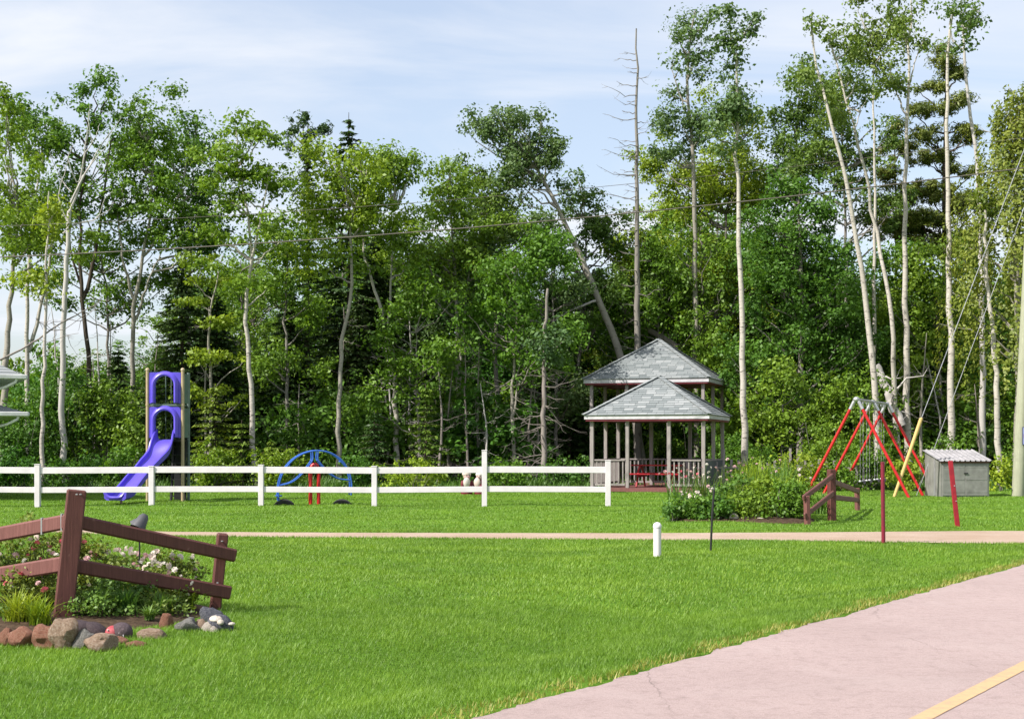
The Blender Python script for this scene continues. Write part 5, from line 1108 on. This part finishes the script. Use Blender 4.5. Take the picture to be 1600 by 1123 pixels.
rose('low leafy bush in front of the leaning post roses', 150, 12.6, 120, 925, ('pale',), 0, 'leaf_grassy')
rose('low leafy bush spreading behind the upright red stone', 255, 12.9, 110, 930, ('pale',), 0, 'leaf_rose')
rose('low leafy bush at the open end of the bed', 20, 12.3, 110, 945, ('pale',), 0, 'leaf_grassy')
rose('low dark green rose bush beside the short fence post', 288, 13.2, 66, 905, ('pale',), 3)
rose('leafy green bush with no blooms under the lower dark rail', 185, 13.0, 110, 896, ('pale',), 2, 'leaf_grassy')
def strap_plant(label, x, y, z0, n, ln, wd, leafm, spread=.6, name='daylily', cat='plant', flower=None, nf=0, fs=.04, fh=1.15):
    """arching strap leaves; optional flower stems"""
    SEED[0] += 1; r = np.random.default_rng(SEED[0]); root = thing(name, (x, y, z0), label, cat)
    V, Q, v, o = [], [], [], 0; S_ = 6; t = np.linspace(0, 1, S_)
    for i in range(n):
        a = r.random() * 6.28; L = ln * (.55 + .6 * r.random()); sp = spread * (.3 + .9 * r.random()); dv = np.array([np.cos(a), np.sin(a)]); sd = np.array([-dv[1], dv[0]])
        hx = L * sp * t ** 1.6; hz_ = L * (t - .55 * sp * t ** 2.6); b = np.array([r.normal(0, .06), r.normal(0, .06)]) * (ln / .5)
        w_ = wd * (1 - t ** 3) * (.7 + .3 * r.random()) + .0008
        for sgn in (-1, 1): V.append(np.stack([b[0] + dv[0] * hx + sgn * sd[0] * w_ / 2, b[1] + dv[1] * hx + sgn * sd[1] * w_ / 2, hz_], 1))
        j = np.arange(S_ - 1) + o; Q.append(np.stack([j, j + S_, j + S_ + 1, j + 1], 1)); v.append(np.full(S_ - 1, np.clip(r.normal(.5, .25), 0, 1))); o += 2 * S_
    npmesh('leaves', np.concatenate(V), np.concatenate(Q), M[leafm], root, np.concatenate(v))['kind'] = 'stuff'
    if nf:
        tb = Tubes(); pts = []
        for i in range(nf):
            e = np.array([r.normal(0, .22) * ln * 1.6, r.normal(0, .22) * ln * 1.6, ln * (fh - .15) * (.75 + .35 * r.random())]); tb.add(limb(r, (e[0] * .2, e[1] * .2, 0), e, 4, -.1), .006, .004, 4); pts.append(e)
        tb.build('flower_stem', M['leaf_grassy'], root); flowers(root, r, pts, flower, fs)
    return root
for lab, px, py, ln, n, lm, sp in [('feathery bright green grass tuft at the open end of the rose bed', 28, 985, .34, 240, 'leaf_lime', .7), ('bright grass tuft between rust-red boulder and leaning post', 62, 988, .30, 220, 'leaf_lime', .75), ('blue-green iris blades beside the dark rose bush', 10, 965, .42, 16, 'leaf_grey', .2), ('dense low green grass tuft behind the slanting slabs', 150, 975, .30, 260, 'leaf_grassy', .6), ('dense low green grass tuft behind the ladybird stone', 195, 972, .28, 260, 'leaf_grassy', .6), ('feathery light green plant under the middle of the lower dark rail', 170, 955, .50, 260, 'leaf_lime', .55), ('bright leafy plant below the white paint chip', 215, 955, .42, 200, 'leaf_lime', .6), ('thin weeds beside the upright red stone', 250, 970, .26, 130, 'leaf_grassy', .8), ('low weeds between olive stone and short post', 292, 962, .26, 140, 'leaf_lime', .8), ('dark grass tuft behind the low brown stone', 232, 978, .16, 120, 'leaf_grassy', .9)]:
    d = gd(py); strap_plant(lab, X(px, d), d, .06, n, ln, .012, lm, sp, 'grass_tuft')
d = gd(952); mk = thing('plant_marker', (X(19, d), d, .05), 'small pale plant marker standing at the dark rose bush', 'plant marker')
MB().tube([(0, 0, -.05), (0, 0, .15)], .008, 6).build('stem', 'lampgrey', mk); MB().box((0, 0, .17), (.05, .012, .05)).build('tag', 'fascia', mk, .006)
# right bed
for lab, px, py, ln, n, lm, sp, fl, nf, fs in [
    ('clump of tall pink lilies with slender leaves at the bed end facing the gazebo', 1062, 806, .95, 70, 'leaf_grassy', .55, ('pink', 'blush'), 12, .04),
    ('low leafy daisies with pale yellow flowers at the bed front', 1085, 810, .55, 90, 'leaf_grassy', .8, ('pale',), 16, .04),
    ('stand of tall pale pink phlox beside the black stake', 1098, 800, 1.0, 80, 'leaf_rose', .4, ('blush', 'pale'), 26, .04),
    ('bushy green perennial between black stake and arching daylily', 1128, 806, .8, 150, 'leaf_grassy', .6, ('blush',), 4, .04),
    ('tall reddish-topped perennial in the middle of the bed', 1150, 800, 1.15, 120, 'leaf_rose', .35, ('blush',), 8, .04),
    ('daylily with broad arching leaves over the bed front', 1185, 811, .85, 46, 'leaf_lime', 1.0, None, 0, .04),
    ('tall green daylily clump behind the arching one', 1205, 803, 1.15, 120, 'leaf_grassy', .5, ('blush',), 5, .04),
    ('bright green daylily clump beside the faded brown fence', 1232, 806, 1.05, 110, 'leaf_lime', .6, ('pale',), 3, .04),
    ('leafy perennial under the lower faded brown rail', 1250, 808, .6, 130, 'leaf_grassy', .7, ('pale',), 3, .04),
    ('leafy plant growing through the faded brown rails', 1283, 806, .6, 120, 'leaf_grassy', .7, None, 0, .04),
    ('tall grasses along the back of the daylily bed', 1178, 790, 1.35, 140, 'leaf_lime', .35, None, 0, .04),
    ('tall bushy stems behind the bright daylily clump', 1222, 790, 1.3, 140, 'leaf_grassy', .4, None, 0, .04)]:
    d = gd(py); strap_plant(lab, X(px, d), d, .05, n, ln, .026, lm, sp, 'perennial' if 'lily' not in lab else 'daylily', 'plant', fl, nf, fs)
for lab, px, d, wpx, top, lm in [('low dense leafy mound at the front of the daylily bed', 1120, 29.4, 60, 776, 'leaf_deep'), ('dense leafy mound in the middle of the daylily bed', 1170, 29.8, 70, 764, 'leaf_maple'), ('dense leafy mound near the faded brown fence', 1225, 29.8, 70, 762, 'leaf_maple'), ('tall leafy perennial in the heart of the daylily bed', 1200, 30.4, 70, 742, 'leaf_bright'), ('tall leafy perennial close to the faded brown fence', 1236, 30.2, 56, 744, 'leaf_maple'), ('leafy perennial with dark foliage by the black stake', 1145, 30.3, 60, 752, 'leaf_deep'), ('bushy leaves below the tall pale pink phlox', 1100, 29.6, 60, 772, 'leaf_maple'), ('leafy tuft at the bed tip facing the bollard', 1056, 29.8, 34, 782, 'leaf_grassy'), ('leafy mound under the tall pink lilies', 1075, 30.0, 54, 785, 'leaf_maple')]:
    shrub('bedding_plant', lab, px, d, wpx, top, lm, 1.5, .075, .16, 40, cat='plant')
# weathered picket fence half hidden behind the bed
pk = thing('picket_fence', (X(1190, 49.6), 49.6, 0), 'weathered grey picket fence half hidden by weeds behind the bed', 'fence')
for i in range(26):
    x = -2.9 + i * .26; h = .95 + .15 * random.random() + (.5 if i in (6, 15) else 0)
    MB().beam((x, 0, -.05), (x + random.gauss(0, .02), 0, h), .085, .022, (0, 1, 0)).build('picket', 'greywood', pk)
for z in (.3, .8): MB().beam((-3.05, .03, z), (3.8, .03, z), .03, .07).build('rail', 'greywood', pk)
# ragged long grass where lawn meets the wood
SEED[0] += 1; r = np.random.default_rng(3); n = 26000; x = r.uniform(-24, 24, n); y = 49.5 + 1.2 * np.sin(x * .7) + r.gamma(2, .9, n); h = .12 + .35 * r.random(n) * np.clip((y - 49) / 3, .2, 1.2); a = r.random(n) * 6.28; wv = .03
k = ~((np.abs(x - 5.3) < 2.6) & (np.abs(y - 50) < 2.8)); x, y, h, a = x[k], y[k], h[k], a[k]; n = len(x)
V = np.stack([np.stack([x - np.cos(a) * wv, y - np.sin(a) * wv, 0 * x], 1), np.stack([x + np.cos(a) * wv, y + np.sin(a) * wv, 0 * x], 1), np.stack([x + h * .5 * np.cos(a + 1), y + h * .5 * np.sin(a + 1), h], 1)], 1).reshape(-1, 3)
tag(npmesh('long_grass', V, np.arange(3 * n).reshape(-1, 3), M['leaf_grassy'], v=r.random(n)), 'unmown long grass along the edge of the wood', 'grass', kind='stuff')
